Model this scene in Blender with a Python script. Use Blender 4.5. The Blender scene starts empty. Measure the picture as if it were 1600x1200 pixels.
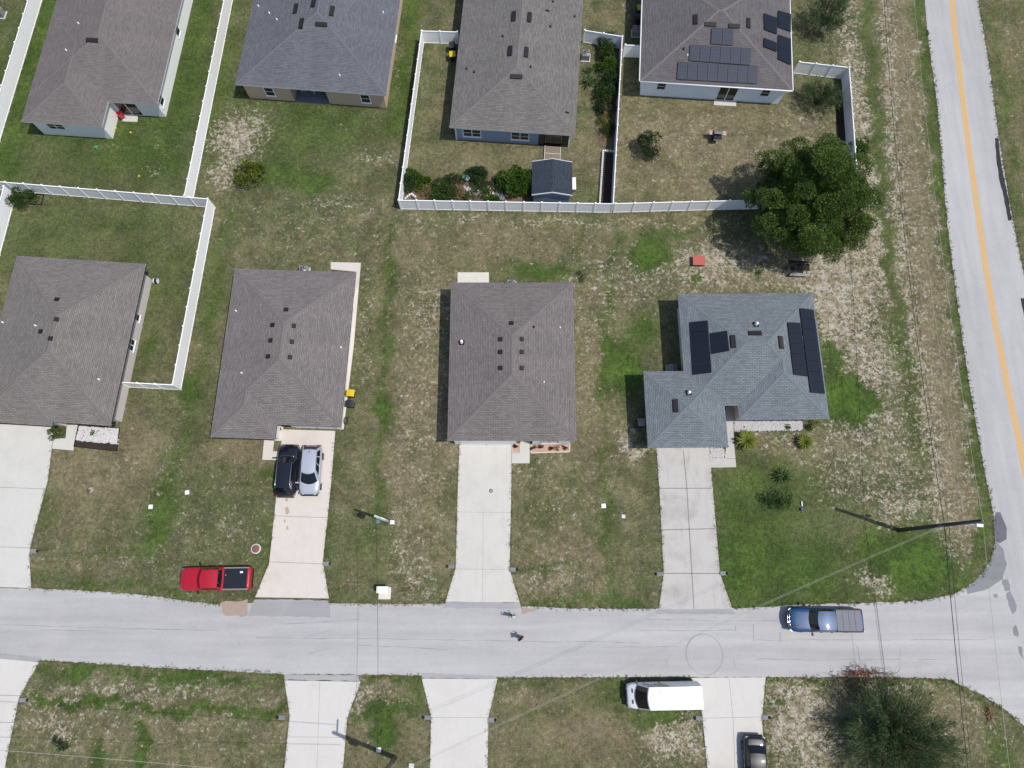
import bpy, bmesh, math, random
import numpy as np
from mathutils import Vector, Matrix, Quaternion
random.seed(7); RNG = np.random.default_rng(7)
PI = math.pi; R = math.radians
sc = bpy.context.scene; COL = sc.collection

# ------------------------------------------------------------------ camera, sky, sun
CAM_H = 64.4; TILT = R(15); FPX = 1109.0
cd = bpy.data.cameras.new('camera'); cam = bpy.data.objects.new('camera', cd); COL.objects.link(cam)
cd.sensor_width = 36; cd.lens = 36*FPX/1600; cd.clip_start = .5; cd.clip_end = 2500
cam.location = (0, 0, CAM_H); cam.rotation_euler = (TILT, 0, 0); sc.camera = cam
SUN_EL = R(64); SUNV = Vector((.943*math.cos(SUN_EL), -.333*math.cos(SUN_EL), math.sin(SUN_EL))).normalized()
w = bpy.data.worlds.new('World'); sc.world = w; w.use_nodes = True
wn = w.node_tree; bg = wn.nodes['Background']; sky = wn.nodes.new('ShaderNodeTexSky')
sky.sky_type = 'NISHITA'; sky.sun_disc = False; sky.sun_elevation = SUN_EL
sky.sun_rotation = math.atan2(SUNV.x, SUNV.y); sky.air_density = 1.0; sky.dust_density = 1.4
wn.links.new(sky.outputs[0], bg.inputs[0]); bg.inputs[1].default_value = .13
sd = bpy.data.lights.new('sun', 'SUN'); sun = bpy.data.objects.new('sun', sd); COL.objects.link(sun)
sd.energy = 3.9; sd.angle = R(.53); sd.color = (1, .955, .89)
sun.rotation_euler = SUNV.to_track_quat('Z', 'Y').to_euler(); sun.location = (40, -20, 90)
sc.view_settings.view_transform = 'Standard'; sc.view_settings.look = 'None'
sc.view_settings.exposure = 0.0; sc.view_settings.gamma = 1.0

# ------------------------------------------------------------------ survey: photo point -> ground point
def G(px, py, z=0.0):
    u = (px-800)/FPX; v = (600-py)/FPX
    s = (CAM_H-z)/(math.cos(TILT)-v*math.sin(TILT))
    return (u*s, (math.sin(TILT)+v*math.cos(TILT))*s)
def G3(px, py, z=0.0):
    a = G(px, py, z); return Vector((a[0], a[1], z))
def poly(pts, z=0.0): return [G(*p, z) for p in pts]

# ------------------------------------------------------------------ materials
K = 1.40
def lin(c):
    c /= 255.0
    return c/12.92 if c <= .04045 else ((c+.055)/1.055)**2.4
def S(r, g, b, k=None):
    k = k or K
    return (min(lin(r)/k, .9), min(lin(g)/k, .9), min(lin(b)/k, .9), 1)
class NT:
    def __init__(s, name):
        s.m = bpy.data.materials.new(name); s.m.use_nodes = True; s.t = s.m.node_tree
        s.b = s.t.nodes['Principled BSDF']; s.tc = s.t.nodes.new('ShaderNodeTexCoord')
    def n(s, typ, **kw):
        nd = s.t.nodes.new(typ)
        for k, v in kw.items(): setattr(nd, k, v)
        return nd
    def put(s, sock, v):
        if hasattr(v, 'links') or isinstance(v, bpy.types.NodeSocket): s.t.links.new(v, sock)
        else: sock.default_value = v
    def noise(s, scale, detail=3, rough=.55, dist=0.0, vec=None):
        nd = s.n('ShaderNodeTexNoise'); s.t.links.new(vec or s.tc.outputs['Object'], nd.inputs['Vector'])
        nd.inputs['Scale'].default_value = scale; nd.inputs['Detail'].default_value = detail
        nd.inputs['Roughness'].default_value = rough; nd.inputs['Distortion'].default_value = dist
        return nd.outputs['Fac']
    def math(s, op, a, b=0.0, c=None):
        nd = s.n('ShaderNodeMath', operation=op); s.put(nd.inputs[0], a); s.put(nd.inputs[1], b)
        if c is not None: s.put(nd.inputs[2], c)
        return nd.outputs[0]
    def step(s, x, a, b, o0=0.0, o1=1.0):
        nd = s.n('ShaderNodeMapRange', interpolation_type='SMOOTHSTEP'); s.put(nd.inputs[0], x)
        nd.inputs[1].default_value = a; nd.inputs[2].default_value = b
        nd.inputs[3].default_value = o0; nd.inputs[4].default_value = o1
        return nd.outputs[0]
    def mix(s, f, a, b, mode='MIX'):
        nd = s.n('ShaderNodeMix', data_type='RGBA', blend_type=mode)
        s.put(nd.inputs[0], f); s.put(nd.inputs[6], a); s.put(nd.inputs[7], b)
        return nd.outputs[2]
    def gain(s, col, f):
        cb = s.n('ShaderNodeCombineColor')
        for i in range(3): s.put(cb.inputs[i], f)
        return s.mix(1.0, col, cb.outputs[0], 'MULTIPLY')
    def map(s, scale=(1, 1, 1), rot=(0, 0, 0), src='Object'):
        nd = s.n('ShaderNodeMapping'); s.t.links.new(s.tc.outputs[src], nd.inputs[0])
        nd.inputs['Scale'].default_value = scale; nd.inputs['Rotation'].default_value = rot
        return nd.outputs[0]
    def attr(s, name, out='Fac'):
        nd = s.n('ShaderNodeAttribute'); nd.attribute_name = name; return nd.outputs[out]
    def bump(s, h, strength=.5, dist=.05):
        nd = s.n('ShaderNodeBump'); nd.inputs['Strength'].default_value = strength
        nd.inputs['Distance'].default_value = dist; s.put(nd.inputs['Height'], h)
        s.t.links.new(nd.outputs[0], s.b.inputs['Normal'])
    def done(s, col, rough=.8, metal=0.0, spec=.3):
        s.put(s.b.inputs['Base Color'], col); s.put(s.b.inputs['Roughness'], rough)
        s.b.inputs['Metallic'].default_value = metal; s.b.inputs['Specular IOR Level'].default_value = spec
        return s.m
def simple(name, rgb, rough=.7, metal=0, spec=.3, var=.12, scale=3.0, coat=0.0, k=None):
    t = NT(name); f = t.math('MULTIPLY_ADD', t.noise(scale, 4, .6), 2*var, 1-var)
    t.done(t.gain(S(*rgb, k), f), rough, metal, spec)
    if coat: t.b.inputs['Coat Weight'].default_value = coat; t.b.inputs['Coat Roughness'].default_value = .06
    return t.m
MT = {}
def mat_ground():
    t = NT('grass_and_sand')
    n1 = t.noise(.13, 4, .6); n2 = t.noise(.8, 5, .68); n3 = t.noise(2.6, 5, .8, .3); n4 = t.noise(6.5, 3, .8, .2)
    spk = t.noise(3.4, 5, .78, .5); spk2 = t.noise(1.3, 5, .8, .4)
    lush = t.step(t.math('ADD', t.attr('lush'), t.math('ADD', t.math('MULTIPLY_ADD', n2, 1.1, -.55), t.math('MULTIPLY_ADD', n1, .9, -.45))), .0, .85)
    dry = t.step(t.math('ADD', t.attr('dry'), t.math('ADD', t.math('MULTIPLY_ADD', n2, 1.5, -.75), t.math('MULTIPLY_ADD', t.noise(.21, 4, .65), 1.5, -.75))), .12, .95)
    sv = t.math('ADD', t.math('MULTIPLY_ADD', spk, .66, t.math('MULTIPLY', spk2, .34)), t.math('ADD', t.math('MULTIPLY', t.attr('sand'), .165), t.math('MULTIPLY_ADD', n2, .12, -.06)))
    sv = t.math('SUBTRACT', sv, t.math('MULTIPLY', t.step(t.attr('lush'), .55, 1.0), .1)); sand = t.step(sv, .59, .68)
    c = t.mix(dry, S(98, 104, 70), S(134, 124, 98)); c = t.mix(t.step(t.noise(.5, 4, .7, .6), .5, .72, 0, .5), c, S(112, 106, 92))
    c = t.mix(t.math('MULTIPLY', lush, .92), c, t.mix(t.step(t.noise(.4, 4, .65), .4, .65), S(70, 92, 44), S(86, 105, 50)))
    lb = t.math('ADD', t.attr('lush'), t.math('ADD', t.math('MULTIPLY_ADD', n2, 1.3, -.65), t.math('MULTIPLY_ADD', n3, .9, -.45))); c = t.mix(t.step(lb, .8, 1.25, 0, .75), c, S(86, 112, 50))
    c = t.gain(c, t.step(n3, .3, .72, .64, 1.36)); c = t.gain(c, t.step(t.noise(.33, 4, .7, .4), .32, .68, .84, 1.22))
    straw = t.step(t.math('MULTIPLY_ADD', t.noise(4.4, 3, .85, .5), .7, t.math('MULTIPLY', n2, .3)), .53, .64)
    c = t.mix(t.math('MULTIPLY', straw, t.math('MULTIPLY_ADD', lush, -.42, .5)), c, S(150, 143, 114))
    sc_ = t.mix(t.step(t.noise(1.1, 4, .75), .4, .62), S(200, 192, 177), S(158, 144, 122))
    c = t.mix(sand, c, sc_)
    c = t.gain(c, t.step(n4, .28, .72, .74, 1.27))
    t.bump(t.math('ADD', n3, t.math('MULTIPLY', n4, .6)), .8, .14)
    return t.done(c, .95, 0, .08)
def mat_road(name, rgb, streak=(.04, .5, 1), rot=0.0):
    t = NT(name)
    st = t.noise(3, 4, .6, 0, t.map(streak, (0, 0, rot))); n = t.noise(.35, 4, .6); f = t.noise(16, 2, .7); b = t.noise(2.4, 4, .7)
    v = t.math('ADD', t.math('MULTIPLY_ADD', st, .34, .68), t.math('MULTIPLY_ADD', n, .16, -.03))
    v = t.math('ADD', v, t.math('MULTIPLY_ADD', f, .18, -.09)); v = t.math('ADD', v, t.math('MULTIPLY_ADD', b, .10, -.02))
    cr = t.noise(1.1, 3, .5, 1.8)
    crack = t.step(t.math('ABSOLUTE', t.math('SUBTRACT', cr, .5)), 0, .006, .8, 1.0)
    c = t.gain(S(*rgb), t.math('MULTIPLY', v, crack))
    c = t.mix(t.step(t.noise(.22, 3, .6), .52, .75, 0, .35), c, S(206, 203, 200))
    c = t.gain(c, t.step(t.noise(.6, 3, .6, 0, t.map((streak[0]*.5, streak[1]*1.3, 1), (0, 0, rot))), .35, .65, .92, 1.05))
    c = t.gain(c, t.step(t.noise(1.7, 5, .75), .66, .72, 1.0, .84))
    t.bump(f, .25, .01)
    return t.done(c, .9, 0, .2)
def mat_conc(name, rgb, stain=.15, sr=(150, 140, 130)):
    t = NT(name); n = t.noise(.45, 5, .62, .4); f = t.noise(14, 3, .7); m = t.noise(1.8, 4, .65)
    c = t.mix(t.math('MULTIPLY', t.step(n, .45, .75), stain*2), S(*rgb), S(*sr))
    sv = t.noise(2, 4, .6, 0, t.map((1.5, .18, 1))); c = t.mix(t.math('MULTIPLY', t.step(sv, .5, .75), stain), c, S(*sr))
    c = t.gain(c, t.math('ADD', t.math('MULTIPLY_ADD', f, .12, .88), t.math('MULTIPLY_ADD', m, .10, 0)))
    t.bump(f, .2, .008); return t.done(c, .88, 0, .25)
def mat_shingle(name, rgb, c2=1.28, mort=.55, wash=None):
    t = NT(name); uv = t.tc.outputs['UV']
    br = t.n('ShaderNodeTexBrick'); t.t.links.new(uv, br.inputs['Vector'])
    br.offset = .5; br.inputs['Scale'].default_value = 1.0; br.inputs['Brick Width'].default_value = .42
    br.inputs['Row Height'].default_value = .155; br.inputs['Mortar Size'].default_value = .016; br.inputs['Bias'].default_value = -.1
    a = S(*rgb); br.inputs['Color1'].default_value = a
    br.inputs['Color2'].default_value = (min(a[0]*c2, 1), min(a[1]*c2, 1), min(a[2]*c2*.99, 1), 1)
    br.inputs['Mortar'].default_value = (a[0]*mort, a[1]*mort, a[2]*mort, 1)
    n = t.noise(1.0, 5, .7, 0, t.map((1, 4, 1), src='UV')); n2 = t.noise(.35, 3, .5); n3 = t.noise(4.5, 3, .7, 0, uv)
    v = t.math('ADD', t.math('MULTIPLY_ADD', n, .62, .57), t.math('MULTIPLY_ADD', n2, .24, -.02))
    v = t.math('ADD', v, t.math('MULTIPLY_ADD', n3, .55, -.275)); v = t.math('ADD', v, t.math('MULTIPLY_ADD', t.noise(1.0, 3, .6, 0, t.map((1.3, .12, 1), src='UV')), .26, -.13))
    c = t.gain(br.outputs['Color'], v)
    t.bump(t.math('ADD', br.outputs['Fac'], t.math('MULTIPLY', n3, -.6)), -.5, .03)
    return t.done(c, .95, 0, .12)
def mat_leaf(name, c1, c2, c3=None, rough=.6):
    t = NT(name); a = t.attr('tint'); n = t.noise(.9, 3, .6)
    c = t.mix(t.math('ADD', t.math('MULTIPLY', a, .6), t.math('MULTIPLY_ADD', n, 1.0, -.3)), S(*c1), S(*c2))
    if c3: c = t.mix(t.step(a, .88, .97), c, S(*c3))
    t.done(c, rough, 0, .25)
    bs = t.b; tr = t.n('ShaderNodeBsdfTranslucent'); t.put(tr.inputs[0], c); ms = t.n('ShaderNodeMixShader'); ms.inputs[0].default_value = .22
    out = t.t.nodes['Material Output']; t.t.links.new(bs.outputs[0], ms.inputs[1]); t.t.links.new(tr.outputs[0], ms.inputs[2])
    t.t.links.new(ms.outputs[0], out.inputs[0]); return t.m
def mat_glass(name, rgb=(26, 32, 38), rough=.08):
    return simple(name, rgb, rough, 0, .6, .05, 2)
def mk():
    MT['ground'] = mat_ground()
    MT['road'] = mat_road('side_street_asphalt', (200, 199, 200))
    MT['avenue'] = mat_road('avenue_asphalt', (199, 199, 200), (.5, .035, 1), R(-3))
    MT['patch'] = mat_road('patched_asphalt', (152, 153, 158)); MT['patch2'] = mat_road('dark_tar_patch', (120, 122, 130))
    MT['apron'] = mat_road('apron_asphalt', (182, 182, 184)); MT['tar'] = simple('fresh_tar', (52, 53, 58), .8)
    MT['stain'] = simple('rust_stain', (196, 172, 152), .9, var=.2, scale=14); MT['scuff'] = simple('road_scuff', (178, 179, 184), .9, var=.1)
    MT['dirt'] = simple('bare_dirt', (178, 160, 146), .95, var=.25, scale=6)
    MT['yellow'] = simple('yellow_road_paint', (224, 182, 118), .8, var=.15, scale=8)
    MT['conc_a'] = mat_conc('concrete_pale', (219, 218, 212), .16, (192, 190, 182))
    MT['conc_pink'] = mat_conc('concrete_warm', (227, 219, 211), .16, (205, 190, 182))
    MT['conc_b'] = mat_conc('concrete_grey', (220, 217, 210), .2, (192, 188, 182))
    MT['conc_old'] = mat_conc('concrete_stained', (205, 202, 198), .26, (150, 146, 142))
    MT['conc_bot'] = mat_conc('concrete_bright', (223, 220, 215), .17, (200, 195, 192))
    MT['joint'] = simple('control_joint', (140, 136, 132), .9)
    MT['roof_brown'] = mat_shingle('shingle_taupe', (132, 127, 124)); MT['roof_brown2'] = mat_shingle('shingle_brown_grey', (131, 125, 124))
    MT['roof_f3'] = mat_shingle('shingle_dark_taupe', (128, 122, 121)); MT['roof_blue'] = mat_shingle('shingle_blue_grey', (124, 132, 138), 1.3, .5)
    MT['roof_b1'] = mat_shingle('shingle_weathered_brown', (124, 118, 117), 1.22, .7); MT['roof_b2'] = mat_shingle('shingle_slate_grey', (112, 114, 121), 1.28, .6)
    MT['roof_b3'] = mat_shingle('shingle_weathered_wood', (122, 119, 117), 1.35, .65); MT['roof_b4'] = mat_shingle('shingle_grey_brown', (112, 109, 112), 1.25)
    MT['roof_shed'] = mat_shingle('shingle_charcoal', (66, 74, 86), 1.25)
    for k_ in [k for k in MT if k.startswith('roof_')]:
        cc = {'roof_blue': (120, 130, 137), 'roof_b2': (114, 116, 123)}.get(k_, (125, 119, 119)); MT['cap_'+k_] = simple('ridge_cap', cc, .9, var=.2, scale=5)
    MT['white'] = simple('white_trim', (238, 240, 242), .5, var=.04, k=1.15); MT['gutter'] = simple('pale_trim', (225, 225, 222), .5, var=.05)
    MT['trim_dark'] = simple('dark_trim', (70, 64, 62), .6)
    MT['w_white'] = simple('stucco_white', (240, 239, 234), .9, var=.05, k=1.1); MT['w_tan'] = simple('stucco_tan', (204, 180, 156), .9, var=.06, k=1.2)
    MT['w_blue'] = simple('siding_blue', (158, 178, 200), .85, var=.05); MT['w_pale'] = simple('stucco_pale_blue', (232, 240, 250), .9, var=.04, k=1.1)
    MT['w_grey'] = simple('stucco_warm_grey', (212, 203, 196), .9, var=.05, k=1.15); MT['w_shed'] = simple('shed_siding', (140, 162, 178), .85)
    MT['vinyl'] = simple('white_vinyl', (255, 255, 255), .4, var=.01, spec=.5, k=1.13)
    MT['glass'] = mat_glass('window_glass'); MT['dark'] = simple('black_plastic', (34, 35, 38), .55); MT['black'] = simple('vent_black', (42, 40, 43), .6)
    MT['metal'] = simple('galvanised_metal', (170, 174, 178), .45, .6); MT['grey'] = simple('grey_paint', (150, 153, 155), .5)
    MT['solar_b'] = simple('solar_cell_black', (27, 31, 42), .18, 0, .6, .1, 5); MT['solar_sheen'] = simple('solar_cell_grey_sheen', (72, 76, 90), .2, 0, .6, .12, 5)  # second cell tone: grey reflection on the panels put into the base colour
    MT['frame'] = simple('panel_frame', (26, 27, 32), .4); MT['wood'] = simple('weathered_wood', (150, 138, 122), .9, var=.2, scale=9)
    MT['pole'] = simple('creosote_pole', (88, 84, 84), .9, var=.2, scale=6); MT['pole_c'] = simple('concrete_pole', (205, 206, 205), .8)
    MT['bark'] = simple('bark', (96, 84, 72), .95, var=.3, scale=6); MT['wire'] = simple('wire_black', (34, 34, 36), .6); MT['wire_l'] = simple('wire_aluminium', (186, 188, 176), .5)
    MT['yellow_lid'] = simple('yellow_plastic', (232, 200, 30), .5); MT['bin'] = simple('bin_charcoal', (48, 52, 60), .5)
    MT['rock'] = simple('white_rock', (226, 224, 224), .9, var=.2, scale=5); MT['mulch'] = simple('dark_mulch', (62, 52, 44), .95, var=.35, scale=8)
    MT['mulch_red'] = simple('tan_mulch', (205, 170, 150), .95, var=.2, scale=9); MT['curb'] = simple('bed_kerb', (228, 224, 212), .85)
    MT['soil'] = simple('planting_soil', (120, 100, 80), .95, var=.35, scale=5)
    MT['red'] = simple('red_plastic', (190, 50, 70), .5); MT['salmon'] = simple('salmon_pavers', (196, 108, 96), .85, var=.15, scale=8)
    MT['green_toy'] = simple('green_plastic', (90, 205, 150), .5); MT['blue'] = simple('blue_plastic', (56, 66, 130), .5)
    MT['tan_wood'] = simple('pale_wood', (205, 178, 160), .8)
    MT['skin'] = simple('skin', (190, 145, 120), .6); MT['hair'] = simple('black_hair', (22, 20, 22), .7); MT['hair2'] = simple('pale_cap', (215, 212, 205), .8)
    MT['shirt_w'] = simple('pale_shirt', (214, 214, 218), .9); MT['shirt_d'] = simple('dark_shirt', (44, 44, 52), .9); MT['jeans'] = simple('denim', (62, 70, 92), .9); MT['trouser'] = simple('grey_trousers', (70, 70, 76), .9)
    MT['tyre'] = simple('tyre_rubber', (32, 32, 34), .85); MT['rim'] = simple('alloy_rim', (150, 152, 156), .35, .7); MT['lamp'] = simple('lamp_lens', (120, 126, 134), .25, 0, .6); MT['tail'] = simple('tail_lens', (120, 22, 30), .2, 0, .6)
    MT['car_glass'] = mat_glass('car_glass', (24, 28, 34), .06); MT['chrome'] = simple('chrome', (205, 208, 214), .18, .9)
    MT['p_red'] = simple('red_car_paint', (186, 26, 48), .4, .0, .4, .03, coat=.6); MT['p_black'] = simple('black_car_paint', (24, 26, 34), .22, 0, .5, .03, coat=1)
    MT['p_silver'] = simple('silver_car_paint', (200, 206, 220), .38, .25, .5, .03, coat=.8); MT['p_blue'] = simple('blue_car_paint', (20, 74, 122), .42, .1, .4, .04, coat=.4)
    MT['p_white'] = simple('white_car_paint', (246, 248, 252), .4, 0, .5, .02, coat=.4); MT['p_grey'] = simple('charcoal_car_paint', (24, 28, 38), .4, 0, .4, .03, coat=.4)
    MT['tonneau_b'] = simple('black_bed_cover', (38, 42, 52), .35, 0, .4); MT['tonneau_g'] = simple('grey_bed_cover', (138, 140, 148), .85)
    MT['leaf_oak'] = mat_leaf('oak_leaves', (66, 92, 42), (116, 142, 64), (150, 168, 88)); MT['leaf_bright'] = mat_leaf('bright_leaves', (52, 84, 26), (100, 136, 44))
    MT['leaf_lime'] = mat_leaf('yellow_green_leaves', (60, 76, 30), (128, 140, 44), (168, 170, 60)); MT['leaf_dark'] = mat_leaf('dark_leaves', (40, 62, 38), (70, 96, 54))
    MT['leaf_feather'] = mat_leaf('feathery_leaves', (60, 82, 52), (108, 130, 84), (160, 172, 130)); MT['leaf_mid'] = mat_leaf('mid_leaves', (44, 70, 32), (88, 116, 58))
    MT['leaf_palm'] = mat_leaf('palm_fronds', (78, 100, 36), (150, 160, 66)); MT['leaf_red'] = mat_leaf('red_leaves', (84, 26, 22), (134, 52, 40)); MT['leaf_dead'] = mat_leaf('dead_leaves', (176, 118, 98), (214, 162, 138))
    MT['leaf_tan'] = mat_leaf('straw_leaves', (130, 112, 78), (176, 156, 116))
mk()

# ------------------------------------------------------------------ mesh builder and tagging
class MB:
    def __init__(s): s.v = []; s.f = []; s.uv = []; s.mi = []; s.sm = []
    def face(s, ids, uv=None, mi=0, sm=False): s.f.append(ids); s.uv.append(uv); s.mi.append(mi); s.sm.append(sm)
    def pts(s, ps): b = len(s.v); s.v += [tuple(p) for p in ps]; return b
    def box(s, x0, x1, y0, y1, z0, z1, mi=0):
        s.obox(((x0+x1)/2, (y0+y1)/2, (z0+z1)/2), (1, 0, 0), (0, 1, 0), (0, 0, 1), abs(x1-x0)/2, abs(y1-y0)/2, abs(z1-z0)/2, mi); return s
    def obox(s, c, ax, ay, az, hx, hy, hz, mi=0):
        c = Vector(c); ax = Vector(ax).normalized()*hx; ay = Vector(ay).normalized()*hy; az = Vector(az).normalized()*hz
        b = s.pts([c+ax*i+ay*j+az*k for k in (-1, 1) for j in (-1, 1) for i in (-1, 1)])
        for q in ((0, 2, 3, 1), (4, 5, 7, 6), (0, 1, 5, 4), (2, 6, 7, 3), (0, 4, 6, 2), (1, 3, 7, 5)): s.face([b+i for i in q], mi=mi)
        return s
    def prism(s, pl, z0, z1, mi=0, bottom=True):
        n = len(pl)
        if sum(pl[i][0]*pl[(i+1) % n][1]-pl[(i+1) % n][0]*pl[i][1] for i in range(n)) < 0: pl = pl[::-1]
        b = s.pts([(p[0], p[1], z0) for p in pl]+[(p[0], p[1], z1) for p in pl])
        s.face([b+n+i for i in range(n)], mi=mi)
        if bottom: s.face([b+i for i in range(n)][::-1], mi=mi)
        for i in range(n): j = (i+1) % n; s.face([b+i, b+j, b+n+j, b+n+i], mi=mi)
        return s
    def tube(s, p0, p1, r0, r1=None, n=8, caps=True, mi=0):
        r1 = r0 if r1 is None else r1; return s.path([p0, p1], [r0, r1], n, caps, mi)
    def path(s, P, rr, n=8, caps=True, mi=0):
        P = [Vector(p) for p in P]
        if not hasattr(rr, '__len__'): rr = [rr]*len(P)
        b0 = len(s.v)
        for i, p in enumerate(P):
            d = (P[min(i+1, len(P)-1)]-P[max(i-1, 0)]).normalized()
            a = d.orthogonal().normalized() if abs(d.z) > .9 else d.cross(Vector((0, 0, 1))).normalized()
            c = d.cross(a)
            s.pts([p+(a*math.cos(2*PI*k/n)+c*math.sin(2*PI*k/n))*rr[i] for k in range(n)])
        for i in range(len(P)-1):
            for k in range(n):
                k2 = (k+1) % n; s.face([b0+i*n+k, b0+i*n+k2, b0+(i+1)*n+k2, b0+(i+1)*n+k], mi=mi, sm=n > 4)
        if caps: s.face([b0+k for k in range(n)][::-1], mi=mi); s.face([b0+(len(P)-1)*n+k for k in range(n)], mi=mi)
        return s
    def lathe(s, c, prof, n=20, mi=0, axis=(0, 0, 1)):
        az = Vector(axis).normalized(); ax = az.orthogonal().normalized(); ay = az.cross(ax); c = Vector(c)
        b = len(s.v)
        for r, z in prof: s.pts([c+az*z+(ax*math.cos(2*PI*k/n)+ay*math.sin(2*PI*k/n))*r for k in range(n)])
        for i in range(len(prof)-1):
            for k in range(n): k2 = (k+1) % n; s.face([b+i*n+k, b+i*n+k2, b+(i+1)*n+k2, b+(i+1)*n+k], mi=mi, sm=True)
        s.face([b+k for k in range(n)][::-1], mi=mi); s.face([b+(len(prof)-1)*n+k for k in range(n)], mi=mi)
        return s
    def grid(s, rows, mi=0, sm=True):
        n = len(rows[0]); b = len(s.v)
        for r in rows: s.pts(r)
        for i in range(len(rows)-1):
            for k in range(n-1): s.face([b+i*n+k, b+i*n+k+1, b+(i+1)*n+k+1, b+(i+1)*n+k], mi=mi, sm=sm)
        return s
    def mesh(s, name, mats):
        me = bpy.data.meshes.new(name); me.from_pydata(s.v, [], s.f); me.update()
        for m in (mats if isinstance(mats, (list, tuple)) else [mats]): me.materials.append(m)
        me.polygons.foreach_set('material_index', s.mi); me.polygons.foreach_set('use_smooth', s.sm)
        if any(u for u in s.uv):
            ul = me.uv_layers.new(name='UVMap'); k = 0
            for f, u in zip(s.f, s.uv):
                for i in range(len(f)):
                    if u: ul.data[k].uv = u[i]
                    k += 1
        return me
def link(name, me, parent=None, loc=None, rz=0.0):
    o = bpy.data.objects.new(name, me); COL.objects.link(o)
    if parent: o.parent = parent
    if loc is not None: o.location = loc
    if rz: o.rotation_euler = (0, 0, rz)
    return o
def part(name, mb, m, parent, **kw): return link(name, mb.mesh(name, m), parent, **kw)
def tag(o, label, cat, group=None):
    o['label'] = label; o['category'] = cat
    if group: o['group'] = group
    return o
def thing(name, label, cat, loc=(0, 0, 0), rz=0.0, group=None):
    o = bpy.data.objects.new(name, None); COL.objects.link(o); o.location = loc; o.rotation_euler = (0, 0, rz)
    o.empty_display_size = .3
    return tag(o, label, cat, group)
def struct(name, mb, m):
    o = link(name, mb.mesh(name, m)); o['kind'] = 'structure'; return o
def wiggle(pts, step=.5, amp=.1, closed=True, keep=()):
    out = []; n = len(pts)
    for i in range(n if closed else n-1):
        a = Vector(pts[i]); b = Vector(pts[(i+1) % n]); L = (b-a).length; k = max(1, int(L/step)) if i not in keep else 1
        for j in range(k):
            p = a.lerp(b, j/k)
            if j or i not in keep: p = p+Vector((random.uniform(-amp, amp), random.uniform(-amp, amp)))
            out.append((p.x, p.y))
    return out

# ------------------------------------------------------------------ ground sheet with surveyed cover
def build_ground():
    def axis(lo, hi, st):
        a = list(np.arange(lo, hi, st)); e1 = [lo-4, lo-12, lo-30, lo-70, lo-160, lo-400, lo-900][::-1]
        return np.array(e1+a+[hi, hi+4, hi+12, hi+30, hi+70, hi+160, hi+400, hi+900])
    xs = axis(-60, 58, .36); ys = axis(-22, 66, .36); nx, ny = len(xs), len(ys)
    X, Y = np.meshgrid(xs, ys); V = np.stack([X, Y, np.zeros_like(X)], -1).reshape(-1, 3)
    me = bpy.data.meshes.new('ground'); me.vertices.add(nx*ny); me.vertices.foreach_set('co', V.ravel())
    i, j = np.meshgrid(np.arange(nx-1), np.arange(ny-1)); a = (j*nx+i).ravel()
    F = np.stack([a, a+1, a+nx+1, a+nx], -1); nf = len(F)
    me.loops.add(nf*4); me.loops.foreach_set('vertex_index', F.ravel()); me.polygons.add(nf)
    me.polygons.foreach_set('loop_start', np.arange(nf)*4); me.polygons.foreach_set('loop_total', np.full(nf, 4)); me.update()
    A = {'lush': np.full(nx*ny, .0), 'sand': np.full(nx*ny, .12), 'dry': np.full(nx*ny, .35)}
    x0_ = V[:, 0]; y0_ = V[:, 1]
    x = x0_+.32*np.sin(y0_*.9+1.3*np.sin(x0_*.7))+.22*np.sin(y0_*2.3+x0_*1.1)+.14*np.sin(y0_*4.7-x0_*3.1)
    y = y0_+.32*np.sin(x0_*.8+1.1*np.sin(y0_*.6))+.22*np.sin(x0_*2.6-y0_*.9)+.14*np.sin(x0_*5.1+y0_*2.7)
    def ell(k, px, py, rx, ry, s=1.0):
        c = G(px, py); sx = rx/15.8; sy = ry/15.8
        g = np.exp(-(((x-c[0])/sx)**2+((y-c[1])/sy)**2)**1.3*.7); A[k] = A[k]*(1-g)+s*g
    def strk(k, pts, wpx, s=1.0):
        P = [G(*p) for p in pts]; W = wpx/15.8/2; best = np.full(nx*ny, 1e9)
        for (ax, ay), (bx, by) in zip(P[:-1], P[1:]):
            dx, dy = bx-ax, by-ay; t = np.clip(((x-ax)*dx+(y-ay)*dy)/(dx*dx+dy*dy), 0, 1)
            best = np.minimum(best, np.hypot(x-ax-t*dx, y-ay-t*dy))
        g = np.exp(-(best/W)**2*.8); A[k] = A[k]*(1-g)+s*g
    for a_ in COVER:
        (ell if not isinstance(a_[1], list) else strk)(*a_)
    for k, v in A.items():
        at = me.attributes.new(k, 'FLOAT', 'POINT'); at.data.foreach_set('value', v.astype(np.float32))
    me.materials.append(MT['ground']); o = link('ground', me); o['kind'] = 'structure'
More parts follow.
